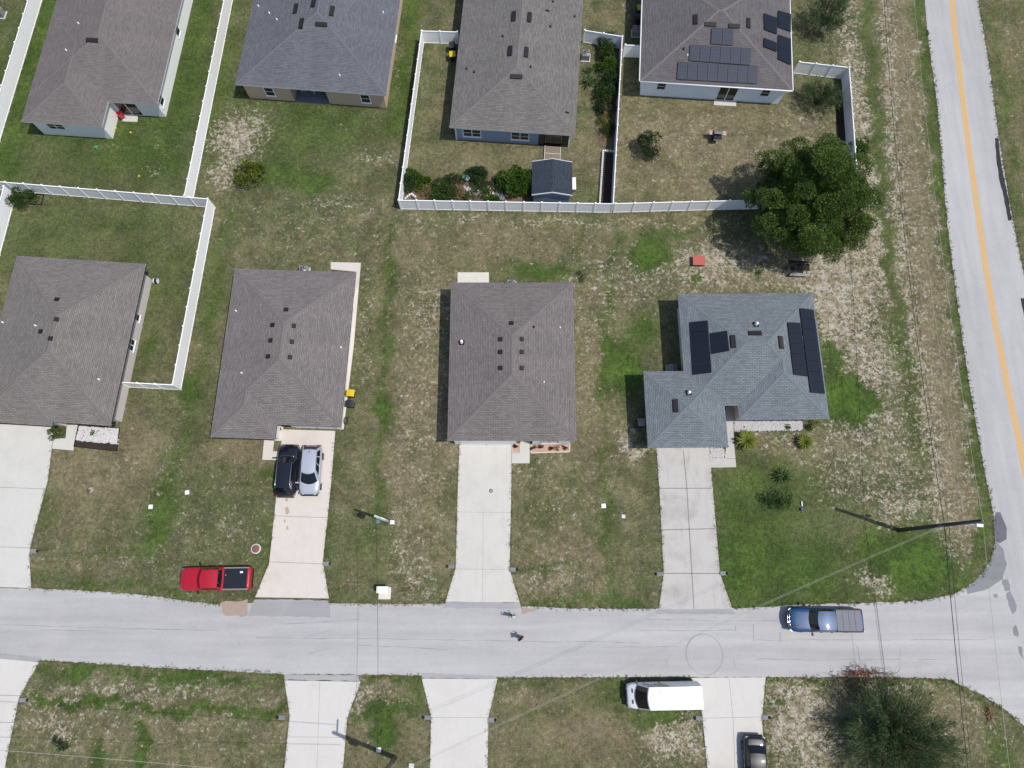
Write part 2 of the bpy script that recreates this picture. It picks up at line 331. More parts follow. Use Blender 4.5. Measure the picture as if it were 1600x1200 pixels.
COVER = [
 # broad fields
 ('lush', 150, 130, 190, 150, .8), ('dry', 150, 130, 190, 150, -.1), ('sand', 150, 130, 190, 150, -.15), ('lush', 150, 390, 170, 130, .42), ('sand', 150, 390, 170, 130, -.2), ('dry', 150, 390, 170, 130, .35),
 ('sand', 140, 780, 130, 80, .18), ('dry', 150, 790, 110, 80, .62), ('lush', 500, 160, 140, 120, .5), ('dry', 470, 350, 160, 60, .35), ('sand', 490, 350, 160, 60, .34),
 ('dry', 330, 800, 120, 110, .25), ('lush', 330, 780, 110, 90, .14), ('sand', 330, 800, 110, 100, .3), ('dry', 650, 650, 60, 260, .72), ('sand', 660, 640, 45, 250, .5),
 ('dry', 780, 380, 170, 45, .66), ('sand', 780, 380, 180, 40, .26), ('dry', 870, 800, 80, 130, .6), ('sand', 870, 780, 70, 120, .34), ('dry', 930, 560, 40, 160, .7), ('sand', 930, 520, 40, 130, .45),
 ('dry', 1100, 230, 160, 100, .85), ('sand', 1100, 230, 160, 90, .42), ('dry', 1200, 420, 240, 60, .6), ('sand', 1150, 420, 200, 40, .75), ('lush', 800, 240, 120, 40, .12), ('dry', 800, 240, 130, 50, .75),
 ('sand', 1310, 450, 55, 70, 1.05), ('sand', 1350, 600, 55, 130, .95), ('dry', 1360, 640, 80, 130, .35), ('sand', 1400, 720, 40, 60, .6), ('dry', 980, 850, 50, 100, .4), ('sand', 980, 830, 40, 110, .2),
 ('dry', 260, 1130, 220, 60, .55), ('sand', 260, 1130, 220, 60, .38), ('dry', 880, 1130, 120, 60, .75), ('sand', 880, 1130, 120, 60, .12), ('dry', 610, 1120, 50, 60, .6),
 ('dry', 1500, 1130, 80, 70, .6), ('sand', 1500, 1130, 70, 60, .45), ('sand', 1250, 1130, 50, 80, .95), ('dry', 1250, 1100, 60, 60, .5),
 # back yards
 ('lush', [(78, 0), (40, 130), (10, 260)], 46, .85), ('lush', [(320, 0), (290, 120), (262, 250)], 40, .8), ('lush', 215, 245, 80, 30, .7), ('sand', 262, 225, 24, 34, .5), ('sand', 180, 232, 20, 10, .6), ('sand', 240, 262, 20, 8, .6),
 ('lush', [(368, 0), (345, 110), (320, 240)], 26, .6), ('sand', 372, 212, 44, 48, 1.0), ('sand', 352, 270, 34, 30, .85), ('sand', 395, 180, 22, 16, .6), ('lush', 440, 275, 45, 22, .85), ('lush', 495, 285, 26, 20, .95), ('lush', 480, 210, 80, 34, .6),
 ('sand', 590, 245, 40, 14, .55), ('sand', 520, 318, 80, 8, .6), ('lush', [(646, 0), (640, 60), (618, 200)], 36, .8), ('sand', 622, 130, 5, 45, .6), ('lush', 610, 90, 12, 60, .5),
 ('sand', [(630, 345), (800, 345), (1000, 350), (1160, 350)], 14, .65), ('sand', 660, 330, 40, 20, .3), ('sand', [(480, 330), (330, 330)], 30, .3),
 ('lush', [(355, 330), (335, 470), (305, 610), (285, 700), (240, 840)], 24, .6), ('lush', 300, 606, 16, 14, .95), ('lush', 250, 820, 20, 40, .8), ('lush', 235, 545, 10, 18, .7), ('lush', 180, 350, 30, 10, .6), ('lush', 265, 395, 60, 20, .4),
 ('lush', 640, 260, 60, 30, .2), ('sand', 840, 190, 0.1, .1, .1),
 # between the front houses
 ('lush', [(612, 350), (608, 460), (600, 560), (594, 680), (588, 800), (586, 930)], 18, .62), ('lush', 598, 645, 12, 22, 1.0), ('sand', [(575, 430), (563, 600)], 24, .45), ('sand', [(635, 620), (628, 780), (640, 920)], 20, .55),
 ('sand', 620, 480, 10, 50, .3), ('lush', 850, 422, 50, 16, .95), ('lush', 600, 860, 40, 30, .4), ('lush', [(962, 370), (948, 470), (942, 640), (948, 820), (955, 940)], 16, .6), ('lush', 845, 800, 30, 30, .45), ('lush', 660, 920, 30, 20, .3),
 ('sand', 675, 480, 26, 60, .6), ('sand', 680, 700, 22, 60, .45), ('sand', 860, 905, 60, 20, .5), ('dry', 880, 870, 60, 16, .9), ('lush', 860, 885, 50, 6, .7), ('sand', 650, 900, 30, 30, .65), ('sand', 820, 730, 20, 14, .5), ('lush', 900, 940, 80, 7, .7),
 ('lush', 430, 742, 18, 12, .7), ('lush', 420, 850, 20, 60, .5), ('sand', 360, 830, 50, 16, .4), ('lush', 382, 704, 40, 16, -.3), ('dry', 382, 704, 40, 16, 1.9), ('sand', 378, 704, 34, 10, -.2), ('lush', 470, 340, 0.1, .1, .1), ('lush', [(520, 700), (508, 880)], 14, .5),
 ('lush', [(48, 905), (150, 912), (290, 925)], 12, .6), ('sand', [(60, 870), (270, 890)], 20, .4), ('lush', [(60, 862), (230, 866)], 8, .6), ('dry', 140, 740, 80, 40, .8), ('dry', 215, 690, 30, 30, .9), ('sand', 190, 725, 20, 14, .5), ('lush', 70, 800, 18, 40, .5),
 # corner lot
 ('lush', 1019, 398, 34, 29, 1.3), ('lush', 1090, 430, 14, 12, .9), ('lush', 1050, 362, 40, 8, .8), ('lush', 970, 568, 27, 38, 1.3), ('lush', 1010, 520, 22, 24, .8), ('sand', 1105, 400, 30, 20, 1.0), ('sand', 1000, 460, 30, 34, .55), ('lush', 1165, 350, 80, 14, .3),
 ('sand', 978, 688, 14, 18, 1.1), ('sand', 1000, 705, 30, 6, 1.1), ('lush', 1322, 622, 50, 34, 1.25), ('sand', 1322, 622, 44, 28, .0), ('lush', 1300, 560, 18, 40, .9), ('sand', 1292, 480, 16, 34, 1.2), ('sand', 1210, 690, 90, 24, .72), ('dry', 1200, 700, 80, 20, .8),
 ('lush', 1190, 830, 80, 100, .78), ('sand', 1190, 830, 90, 100, -.1), ('dry', 1190, 830, 90, 100, .1), ('lush', 1150, 900, 40, 40, 1.1), ('lush', 1240, 885, 70, 40, .85), ('sand', 1320, 740, 50, 40, .6), ('lush', 1230, 780, 60, 40, .6), ('lush', 1290, 800, 60, 40, .3),
 ('lush', 1435, 890, 58, 44, 1.25), ('lush', 1375, 845, 30, 20, 1.0), ('sand', 1370, 915, 25, 20, .9), ('sand', 1490, 820, 30, 50, .75), ('sand', 1400, 790, 40, 24, .8), ('lush', 1300, 930, 160, 10, .5), ('lush', [(990, 940), (830, 935)], 10, .5),
 # verge along the avenue
 ('sand', [(1305, -40), (1328, 90), (1350, 240), (1385, 430)], 56, .85), ('lush', [(1352, 0), (1364, 120), (1376, 260), (1388, 400), (1404, 500), (1420, 600), (1440, 720)], 22, .55), ('sand', [(1352, 0), (1364, 120), (1376, 260), (1388, 400), (1404, 500)], 12, -.1),
 ('sand', [(1392, -40), (1402, 150), (1420, 330), (1443, 500), (1465, 650), (1488, 830)], 46, .58), ('sand', [(1378, -40), (1386, 100), (1400, 300), (1420, 480), (1445, 640), (1470, 790)], 16, .85), ('dry', [(1400, 0), (1420, 200), (1445, 420), (1475, 640), (1500, 820)], 40, 1.0), ('lush', [(1434, 0), (1455, 150), (1474, 330), (1498, 500), (1527, 690), (1540, 850), (1500, 915)], 20, .65),
 ('sand', [(1427, 60), (1450, 260), (1480, 480), (1520, 760)], 12, .7), ('lush', 1590, 120, 60, 300, .3), ('dry', 1590, 120, 60, 300, .8), ('lush', [(1545, 30), (1565, 130), (1590, 330)], 18, .6), ('sand', 1580, 60, 12, 40, .5),
 ('sand', 1265, 200, 40, 60, .5), ('sand', 1280, 70, 30, 20, .35), ('lush', 1260, 85, 20, 20, .4), ('lush', 980, 10, 30, 30, .1), ('sand', 978, 20, 8, 30, .6), ('dry', 950, 20, 20, 20, .8),
 # south side
 ('lush', [(45, 1092), (160, 1098), (280, 1110), (400, 1112), (445, 1108)], 12, 1.0), ('lush', [(228, 1140), (212, 1200)], 13, 1.1), ('lush', [(60, 1044), (250, 1052), (440, 1064)], 12, .7), ('lush', 118, 1052, 10, 10, 1.1), ('lush', 154, 1185, 10, 20, 1.0), ('lush', 290, 1065, 30, 12, .8),
 ('sand', 200, 1080, 120, 12, .65), ('sand', 60, 1120, 30, 26, .6), ('sand', 100, 1140, 18, 20, .8), ('lush', 600, 1112, 40, 10, 1.0), ('lush', 600, 1150, 16, 24, 1.1), ('sand', 570, 1085, 22, 20, .7), ('sand', 612, 1100, 18, 14, .5), ('lush', [(565, 1064), (655, 1060)], 12, .7),
 ('lush', 650, 1075, 16, 24, .6), ('sand', 790, 1080, 30, 30, .4), ('lush', 830, 1110, 60, 8, .5), ('lush', 960, 1090, 60, 22, .5), ('lush', 1035, 1120, 40, 14, .9), ('sand', 1055, 1155, 40, 30, 1.0), ('lush', [(780, 1064), (970, 1062)], 10, .6), ('lush', [(1195, 1064), (1300, 1064), (1480, 1066), (1560, 1115)], 9, .8),
 ('lush', 1225, 1105, 14, 8, 1.0), ('lush', [(1192, 1130), (1200, 1200)], 8, .9), ('lush', 1560, 1170, 16, 30, .7), ('sand', 1400, 1075, 40, 12, .7),
]
build_ground()

# ------------------------------------------------------------------ roads and pavings
def roads():
    top = [(-700, 880), (0, 918), (48, 919.5), (133, 922.7), (240, 931), (300, 940), (345, 945), (388, 942), (515, 942), (600, 944), (690, 943), (815, 947), (900, 951), (1030, 951), (1144, 951), (1200, 948), (1260, 944), (1340, 943), (1440, 938), (1490, 929), (1525, 908), (1547, 878), (1555, 845), (1552, 800), (1540, 745), (1516, 610), (1500, 505), (1480, 350), (1465, 170), (1449, 50), (1441, -50), (1425, -330)]
    right = [(1506, -330), (1521, -60), (1528, 0), (1545, 100), (1562, 225), (1582, 345), (1600, 430), (1640, 620), (1700, 900), (1800, 1300), (1960, 1700)]
    bot = [(1760, 1600), (1660, 1240), (1600, 1135), (1570, 1108), (1530, 1083), (1480, 1061), (1400, 1058), (1200, 1058), (980, 1058), (780, 1058), (660, 1055), (560, 1054), (445, 1053), (250, 1043), (60, 1031), (0, 1029), (-700, 1000)]
    P = wiggle(poly(top+right+bot), .22, .045)
    mb = MB(); mb.prism(P, -.05, .02)
    # split into street and avenue at the mouth of the junction
    struct('street', mb, MT['road'])
    av = poly([(1441, -50), (1449, 50), (1465, 170), (1480, 350), (1500, 505), (1516, 610), (1540, 745), (1552, 800), (1558, 850), (1575, 930), (1600, 1040), (1640, 1180), (1700, 1400), (1850, 1400), (1700, 900), (1640, 620), (1600, 430), (1582, 345), (1562, 225), (1545, 100), (1528, 0), (1521, -60)])
    av = [(x, y) for x, y in av]
    cx = sum(p[0] for p in av)/len(av)
    struct('avenue', MB().prism([(x+(.12 if i < 10 else -.12), y) for i, (x, y) in enumerate(av)], .02, .0245, bottom=False), MT['avenue'])
    # centre line: two stripes following the avenue
    cl = [Vector(G(*p)) for p in [(1479, -120), (1487.5, 0), (1491.7, 50), (1512.5, 225), (1539.6, 416.7), (1554, 500), (1573, 600), (1590, 680), (1602, 740), (1640, 930), (1700, 1200)]]
    for k in (-1, 1):
        mb = MB(); rows = []
        for i, p in enumerate(cl):
            d = (cl[min(i+1, len(cl)-1)]-cl[max(i-1, 0)]).normalized(); nrm = Vector((d.y, -d.x)); rows.append([(p+nrm*(k*.15-.125)).to_3d()+Vector((0, 0, .029)), (p+nrm*(k*.15+.125)).to_3d()+Vector((0, 0, .029))])
        mb.grid(rows, sm=False); struct('road_marking', mb, MT['yellow'])
    def sheet(name, pts, m, z=.0275, amp=.05, step=.4): struct(name, MB().prism(wiggle(poly(pts), step, amp), z-.006, z, bottom=False), MT[m])
    sheet('asphalt_patch', [(1510, 918), (1530, 902), (1548, 878), (1556, 845), (1567, 858), (1572, 880), (1566, 905), (1545, 920), (1512, 928)], 'patch')
    sheet('asphalt_patch', [(1556, 800), (1563, 800), (1573, 826), (1572, 842), (1562, 848), (1554, 846), (1552, 815)], 'patch2', .031)
    for q in ([(1565, 906), (1575, 906), (1578, 922), (1570, 924)], [(1571, 928), (1578, 924), (1587, 940), (1588, 955), (1582, 960), (1576, 945)], [(1552, 929), (1557, 927), (1559, 933), (1554, 935)], [(1583, 980), (1588, 977), (1593, 990), (1592, 996), (1585, 992)], [(1590, 1010), (1596, 1012), (1600, 1030), (1594, 1025)]):
        sheet('asphalt_patch', q, 'patch', .031, .08, .3)
    sheet('asphalt_patch', [(1446, 48), (1450, 47), (1452, 54), (1448, 56)], 'tar', .031)
    sheet('tar_strip', [(1554, 216), (1560, 216), (1563, 250), (1570, 285), (1577, 320), (1581, 345), (1575, 345), (1568, 310), (1560, 275), (1556, 245)], 'tar', .031, .04)
    sheet('tar_strip', [(1594, 466), (1604, 466), (1610, 500), (1600, 496)], 'tar', .031, .04)
    sheet('driveway_apron', [(398, 936), (514, 938), (516, 965), (387, 962)], 'apron', .03)
    sheet('driveway_apron', [(696, 940), (811, 941), (815, 951), (692, 950)], 'apron', .03)
    sheet('driveway_apron', [(0, 1021), (66, 1027), (61, 1034), (0, 1030), (-60, 1028), (-60, 1018)], 'apron', .03)
    sheet('driveway_apron', [(445, 1053), (560, 1055), (562, 1064), (445, 1062)], 'apron', .03)
    sheet('driveway_apron', [(660, 1052), (775, 1056), (777, 1061), (659, 1059)], 'apron', .03)
    sheet('driveway_apron', [(1029, 951), (1144, 951), (1150, 960), (1024, 959)], 'apron', .03)
    sheet('dirt_patch', [(345, 940), (388, 938), (388, 962), (352, 964)], 'dirt', .031, .12)
    sheet('dirt_patch', [(813, 950), (832, 950), (836, 956), (818, 960)], 'dirt', .031, .1)
    sheet('dirt_patch', [(1408, 1010), (1428, 1008), (1434, 1050), (1420, 1056), (1404, 1050)], 'road', .031, .1)
    # long tar cracks and the tyre circle
    mb = MB()
    for a, b in (((0, 976), (340, 986)), ((400, 996), (1000, 1004)), ((1180, 1000), (1540, 999)), ((560, 1008), (700, 1015)), ((60, 985), (150, 984)), ((940, 1012), (1060, 1010)), ((1010, 968), (1220, 970)), ((1000, 985), (1150, 985)), ((1180, 1030), (1480, 1032)), ((440, 975), (560, 967))):
        A = Vector(G(*a)); B = Vector(G(*b)); n = int((B-A).length/.6)+2; rows = []; off = 0
        for i in range(n):
            p = A.lerp(B, i/(n-1)); off = off*.8+random.uniform(-.03, .03); wd = random.uniform(.004, .02); rows.append([(p.x, p.y+off-wd, .0275), (p.x, p.y+off+wd, .0275)])
        mb.grid(rows, sm=False)
    for x0, y0, x1, y1 in ((1219, 988, 1219, 1002), (1177, 975, 1178, 1003), (1115, 962, 1118, 966), (1149, 978, 1150, 985), (1340, 1010, 1345, 1040)):
        a = G3(x0, y0, .0275); b = G3(x1, y1, .0275); mb.grid([[a+Vector((-.02, 0, 0)), a+Vector((.02, 0, 0))], [b+Vector((-.02, 0, 0)), b+Vector((.02, 0, 0))]], sm=False)
    struct('road_cracks', mb, simple('crack_filler', (140, 142, 152), .9))
    c = G(1100.5, 1022.5); mb = MB(); r = 28/17.9
    for a0 in range(0, 60):
        t0 = a0/60*2*PI; t1 = (a0+1)/60*2*PI; wd = .012+.035*max(0, math.cos(t0-2.5))+.02*max(0, math.cos(t0+.4))
        q = [(c[0]+(r+s*wd)*math.cos(t), c[1]+(r+s*wd)*1.05*math.sin(t), .0275) for t, s in ((t0, -1), (t0, 1), (t1, 1), (t1, -1))]
        b = mb.pts(q); mb.face([b, b+1, b+2, b+3])
    struct('tyre_mark', mb, simple('tyre_mark_rubber', (158, 161, 170), .9))
roads()
def stains():
    for q in ([(446, 779), (449, 778), (450, 783), (447, 784)], [(446, 794), (450, 792), (453, 800), (449, 805), (446, 802)], [(443, 812), (446, 811), (447, 816), (444, 817)], [(447, 822), (450, 822), (451, 827), (448, 828)]):
        struct('driveway_stain', MB().prism(wiggle(poly(q), .15, .04), .0515, .0545, bottom=False), MT['stain'])
    for a, b in (((475, 997), (520, 984)), ((482, 1022), (518, 1011)), ((1146, 1030), (1150, 1045)), ((1040, 1028), (1044, 1046))):
        A = G3(*a, .0275); B = G3(*b, .0275); n = (B-A).cross(Vector((0, 0, 1))).normalized(); struct('road_scuff', MB().grid([[A-n*.09, A+n*.09], [A.lerp(B, .5)-n*.05, A.lerp(B, .5)+n*.05], [B-n*.015, B+n*.015]], sm=False), MT['scuff'])

def slab(name, pts, m, z=.05, joints=(), jw=.018):
    o = struct(name, MB().prism(poly(pts, 0), -.05, z), MT[m])
    if joints:
        mb = MB()
        for a, b in joints:
            A = G3(*a, 0); B = G3(*b, 0); d = (B-A).normalized(); n = Vector((-d.y, d.x, 0))*jw; zz = Vector((0, 0, z+.004)); mb.grid([[A-n+zz, A+n+zz], [B-n+zz, B+n+zz]], sm=False)
        j = part('control_joint', mb, MT['joint'], o)
    return o
stains()
slab('driveway', [(-8, 662.5), (3, 663), (81, 667), (84, 686), (81, 701), (75, 750), (48, 852), (46, 867), (49, 919), (-90, 914), (-60, 700)], 'conc_a', joints=[((-80, 852), (48, 856)), ((84, 686), (81, 700)), ((-40, 760), (71, 764))])
slab('walkway', [(84.5, 685.5), (103, 685), (105, 664), (122, 664), (115, 704), (81.7, 701)], 'conc_a', .056)
slab('driveway', [(442, 671), (524, 673.5), (517, 760), (504.6, 876), (505.5, 883), (514, 935), (399, 933), (421, 880), (421.5, 874), (432, 775)], 'conc_pink', joints=[((421.5, 878), (505, 881)), ((428, 806), (512, 809))])
slab('walkway', [(413, 687), (428.6, 689), (426.5, 705), (436.5, 706), (435, 719), (410, 718.5)], 'conc_pink', .056)
slab('entry_slab', [(432, 666), (443, 667), (440.5, 689), (429, 688.5)], 'conc_pink', .056)
slab('driveway', [(718, 689), (799.5, 689), (798.5, 780), (796, 889.6), (812, 941), (696, 940), (712, 888), (715, 780)], 'conc_b', joints=[((712, 889), (796, 890)), ((755, 800), (754, 940)), ((714, 800), (798, 801))], jw=.01)
slab('walkway', [(813, 688), (828, 688), (827.5, 724), (799.8, 724), (799.8, 708), (813, 708)], 'conc_b', .056)
slab('driveway', [(1025.5, 700), (1108, 698), (1110.7, 731), (1124.8, 896), (1144, 951), (1029.3, 952), (1037, 896), (1030, 763)], 'conc_old', joints=[((1067.5, 704), (1073, 763)), ((1073, 763), (1084, 951)), ((1030, 763), (1112, 763)), ((1034, 828), (1118, 826)), ((1037, 896), (1124.5, 896))], jw=.035)
slab('walkway', [(1150, 730), (1110.8, 731), (1109.5, 716), (1132, 716), (1134.7, 697), (1134.5, 636), (1153, 636), (1153, 659), (1145.5, 659), (1147, 696), (1149, 717)], 'conc_old', .056, joints=[((1149, 717), (1132, 716)), ((1147, 690), (1135, 690))])
slab('driveway', [(444.6, 1063), (563.4, 1065), (542.8, 1121.5), (536, 1200), (531, 1290), (440, 1290), (444.6, 1200), (453, 1117)], 'conc_bot', joints=[((453, 1151), (540, 1152)), ((500, 1065), (492, 1290))], jw=.01)
slab('driveway', [(659, 1060), (777.4, 1061), (762.8, 1121.5), (762, 1200), (762, 1290), (673, 1290), (672, 1200), (673.7, 1120)], 'conc_bot', joints=[((673, 1121), (763, 1121))], jw=.01)
slab('driveway', [(1080, 1059), (1196, 1058), (1190.5, 1122), (1194, 1200), (1201, 1290), (1110, 1290), (1105, 1200), (1097, 1115), (1091, 1098)], 'conc_bot', joints=[((1097, 1122), (1190, 1120)), ((1139, 1060), (1145, 1122)), ((1145, 1122), (1152, 1290))], jw=.012)
slab('driveway', [(-80, 1028), (0, 1029), (61, 1034.5), (30, 1090), (9, 1192), (-4, 1290), (-90, 1290)], 'conc_bot', joints=[((-80, 1084), (33, 1087)), ((-80, 1126), (22, 1129))])
slab('side_slab', [(517, 410), (564, 411), (553, 540), (537, 671), (531, 671), (527, 660), (545, 530), (556, 425), (517, 421)], 'conc_pink', .07)
slab('patio_slab', [(715, 426), (764, 426), (764, 452), (715, 452)], 'curb', .07)
slab('patio_slab', [(1116, 152), (1150, 156), (1150, 166.5), (1115, 164.5)], 'conc_b', .07)
slab('patio_slab', [(186, 176), (216, 179), (215, 191), (191, 190)], 'conc_b', .07)

# ------------------------------------------------------------------ planting
def leaf_mesh(name, C, D, size, asp, tint, m, droop=0.0):
    n = len(C); D = D/np.linalg.norm(D, axis=1, keepdims=True)
    r = RNG.normal(size=(n, 3)); Sd = np.cross(D, r); Sd /= np.linalg.norm(Sd, axis=1, keepdims=True)+1e-9
    L = (size*RNG.uniform(.7, 1.3, n))[:, None]; Wd = L*asp
    b = C; mid = C+D*L*.5; tip = C+D*L+np.array([0, 0, -1])*L*droop
    V = np.stack([b, mid+Sd*Wd*.5, tip, mid-Sd*Wd*.5], 1).reshape(-1, 3)
    me = bpy.data.meshes.new(name); me.vertices.add(n*4); me.vertices.foreach_set('co', V.ravel().astype(np.float32))
    me.loops.add(n*4); me.loops.foreach_set('vertex_index', np.arange(n*4)); me.polygons.add(n)
    me.polygons.foreach_set('loop_start', np.arange(n)*4); me.polygons.foreach_set('loop_total', np.full(n, 4)); me.update()
    at = me.attributes.new('tint', 'FLOAT', 'POINT'); at.data.foreach_set('value', np.repeat(tint, 4).astype(np.float32))
    me.materials.append(m); return me
def clumps(r, h, n, z0, lump=.35, flat=.8, edge=.9):
    out = []
    for i in range(n):
        a = random.uniform(0, 2*PI); q = math.sqrt(random.random())*edge; zz = random.uniform(.25, 1)*(1-q*q*.75)
        out.append((q*r*math.cos(a), q*r*math.sin(a), z0+(h-z0)*zz*.93, random.uniform(.6, 1.25)*r*lump))
    return out
def crown_leaves(bl, n, size, upb=.5):
    bl = np.array(bl); wts = bl[:, 3]**2; wts /= wts.sum(); idx = RNG.choice(len(bl), n, p=wts)
    d = RNG.normal(size=(n, 3)); d[:, 2] = np.abs(d[:, 2])*1.0-.25; d /= np.linalg.norm(d, axis=1, keepdims=True)
    rad = bl[idx, 3]*RNG.uniform(.55, 1.05, n); C = bl[idx, :3]+d*rad[:, None]*np.array([1, 1, .75])
    C[:, 2] = np.maximum(C[:, 2], .05)
    D = d+RNG.normal(size=(n, 3))*.7+np.array([0, 0, upb]); t0 = RNG.uniform(0, 1, len(bl))[idx]
    return C, D, np.clip(t0*.45+RNG.uniform(0, .62, n), 0, 1)
def plant(name, label, cat, px, py, r, h, mat='leaf_mid', n=900, size=.16, asp=.55, nb=14, z0=.15, style='broad', group=None, trunk=.05, lump=.35, sq=1.0, stems=5):
    c = G(px, py); o = thing(name, label, cat, (c[0], c[1], 0), 0, group)
    mb = MB()
    if style == 'broad':
        bl = clumps(r, h, nb, z0, lump); C, D, t = crown_leaves(bl, n, size); C[:, 0] *= sq
        link('crown' if h > 2.5 else 'foliage', leaf_mesh('leaves', C, D, size, asp, t, MT[mat]), o)
        top = Vector((0, 0, z0+(h-z0)*.45)); mb.path([(0, 0, -.05), (0.03, .02, top.z*.5), top], [trunk*1.3, trunk, trunk*.7], 7)
        for q in bl[:min(stems+3, len(bl))]: mb.path([top*.6, Vector((q[0]*.5*sq, q[1]*.5, (top.z+q[2])/2)), Vector((q[0]*sq, q[1], q[2]))], [trunk*.7, trunk*.4, trunk*.15], 5)
        part('trunk' if h > 2.5 else 'stem', mb, MT['bark'], o)
    elif style == 'feather':
        CC, DD, TT = [], [], []
        for i in range(nb):
            a = random.uniform(0, 2*PI); q = math.sqrt(random.random()); el = (1-q*.85)
            tip = Vector((q*r*math.cos(a)*sq, q*r*math.sin(a), z0+(h-z0)*(.35+.65*el)*random.uniform(.85, 1.05))); b0 = Vector((tip.x*.25, tip.y*.25, h*.25))
            ctl = b0.lerp(tip, .5)+Vector((0, 0, h*.12)); mb.path([b0*.3, b0, ctl, tip], [trunk, trunk*.7, trunk*.35, trunk*.1], 5)
            k = max(8, n//nb); ts = RNG.uniform(.3, 1.02, k)[:, None]
            B = np.array(b0)*(1-ts)**2+2*np.array(ctl)*ts*(1-ts)+np.array(tip)*ts**2
            ax = np.array((tip-ctl).normalized()); rr = RNG.normal(size=(k, 3))*(.12+.09*r*(1-ts))
            CC.append(B+rr); DD.append(ax[None, :]*1.1+RNG.normal(size=(k, 3))*.55+np.array([0, 0, .25])); TT.append(np.clip(RNG.uniform(0, .9, k)*.7+random.random()*.35, 0, 1))
        link('crown' if h > 2.5 else 'foliage', leaf_mesh('leaves', np.concatenate(CC), np.concatenate(DD), size, asp, np.concatenate(TT), MT[mat]), o)
        mb.path([(0, 0, -.05), (0, 0, h*.3)], [trunk*1.8, trunk], 7); part('trunk' if h > 2.5 else 'stem', mb, MT['bark'], o)
    elif style == 'palm':
        f = MB(); k = nb
        for i in range(k):
            a = i*2.399+random.uniform(-.2, .2); el = random.uniform(.15, 1.0); L = r*random.uniform(.8, 1.1); d = Vector((math.cos(a), math.sin(a), 0)); s = Vector((-d.y, d.x, 0)); rows = []
            for j in range(7):
                t = j/6; p = d*(L*t*(1-.3*el*(1-t)))+Vector((0, 0, z0+h*(el*math.sin(t*PI*.62)+.05))); wv = size*.5*math.sin(PI*min(1, t*.85+.12)); rows.append([p-s*wv+Vector((0, 0, -wv*.3)), p, p+s*wv+Vector((0, 0, -wv*.3))])
            f.grid(rows, sm=False)
        me = f.mesh('fronds', MT[mat]); at = me.attributes.new('tint', 'FLOAT', 'POINT'); at.data.foreach_set('value', np.repeat(RNG.uniform(0, .85, k), 21).astype(np.float32))
        link('fronds', me, o); part('stem', MB().lathe((0, 0, 0), [(.09, 0), (.12, .1), (.1, z0+.12), (.03, z0+.22)], 10), MT['bark'], o)
    return o

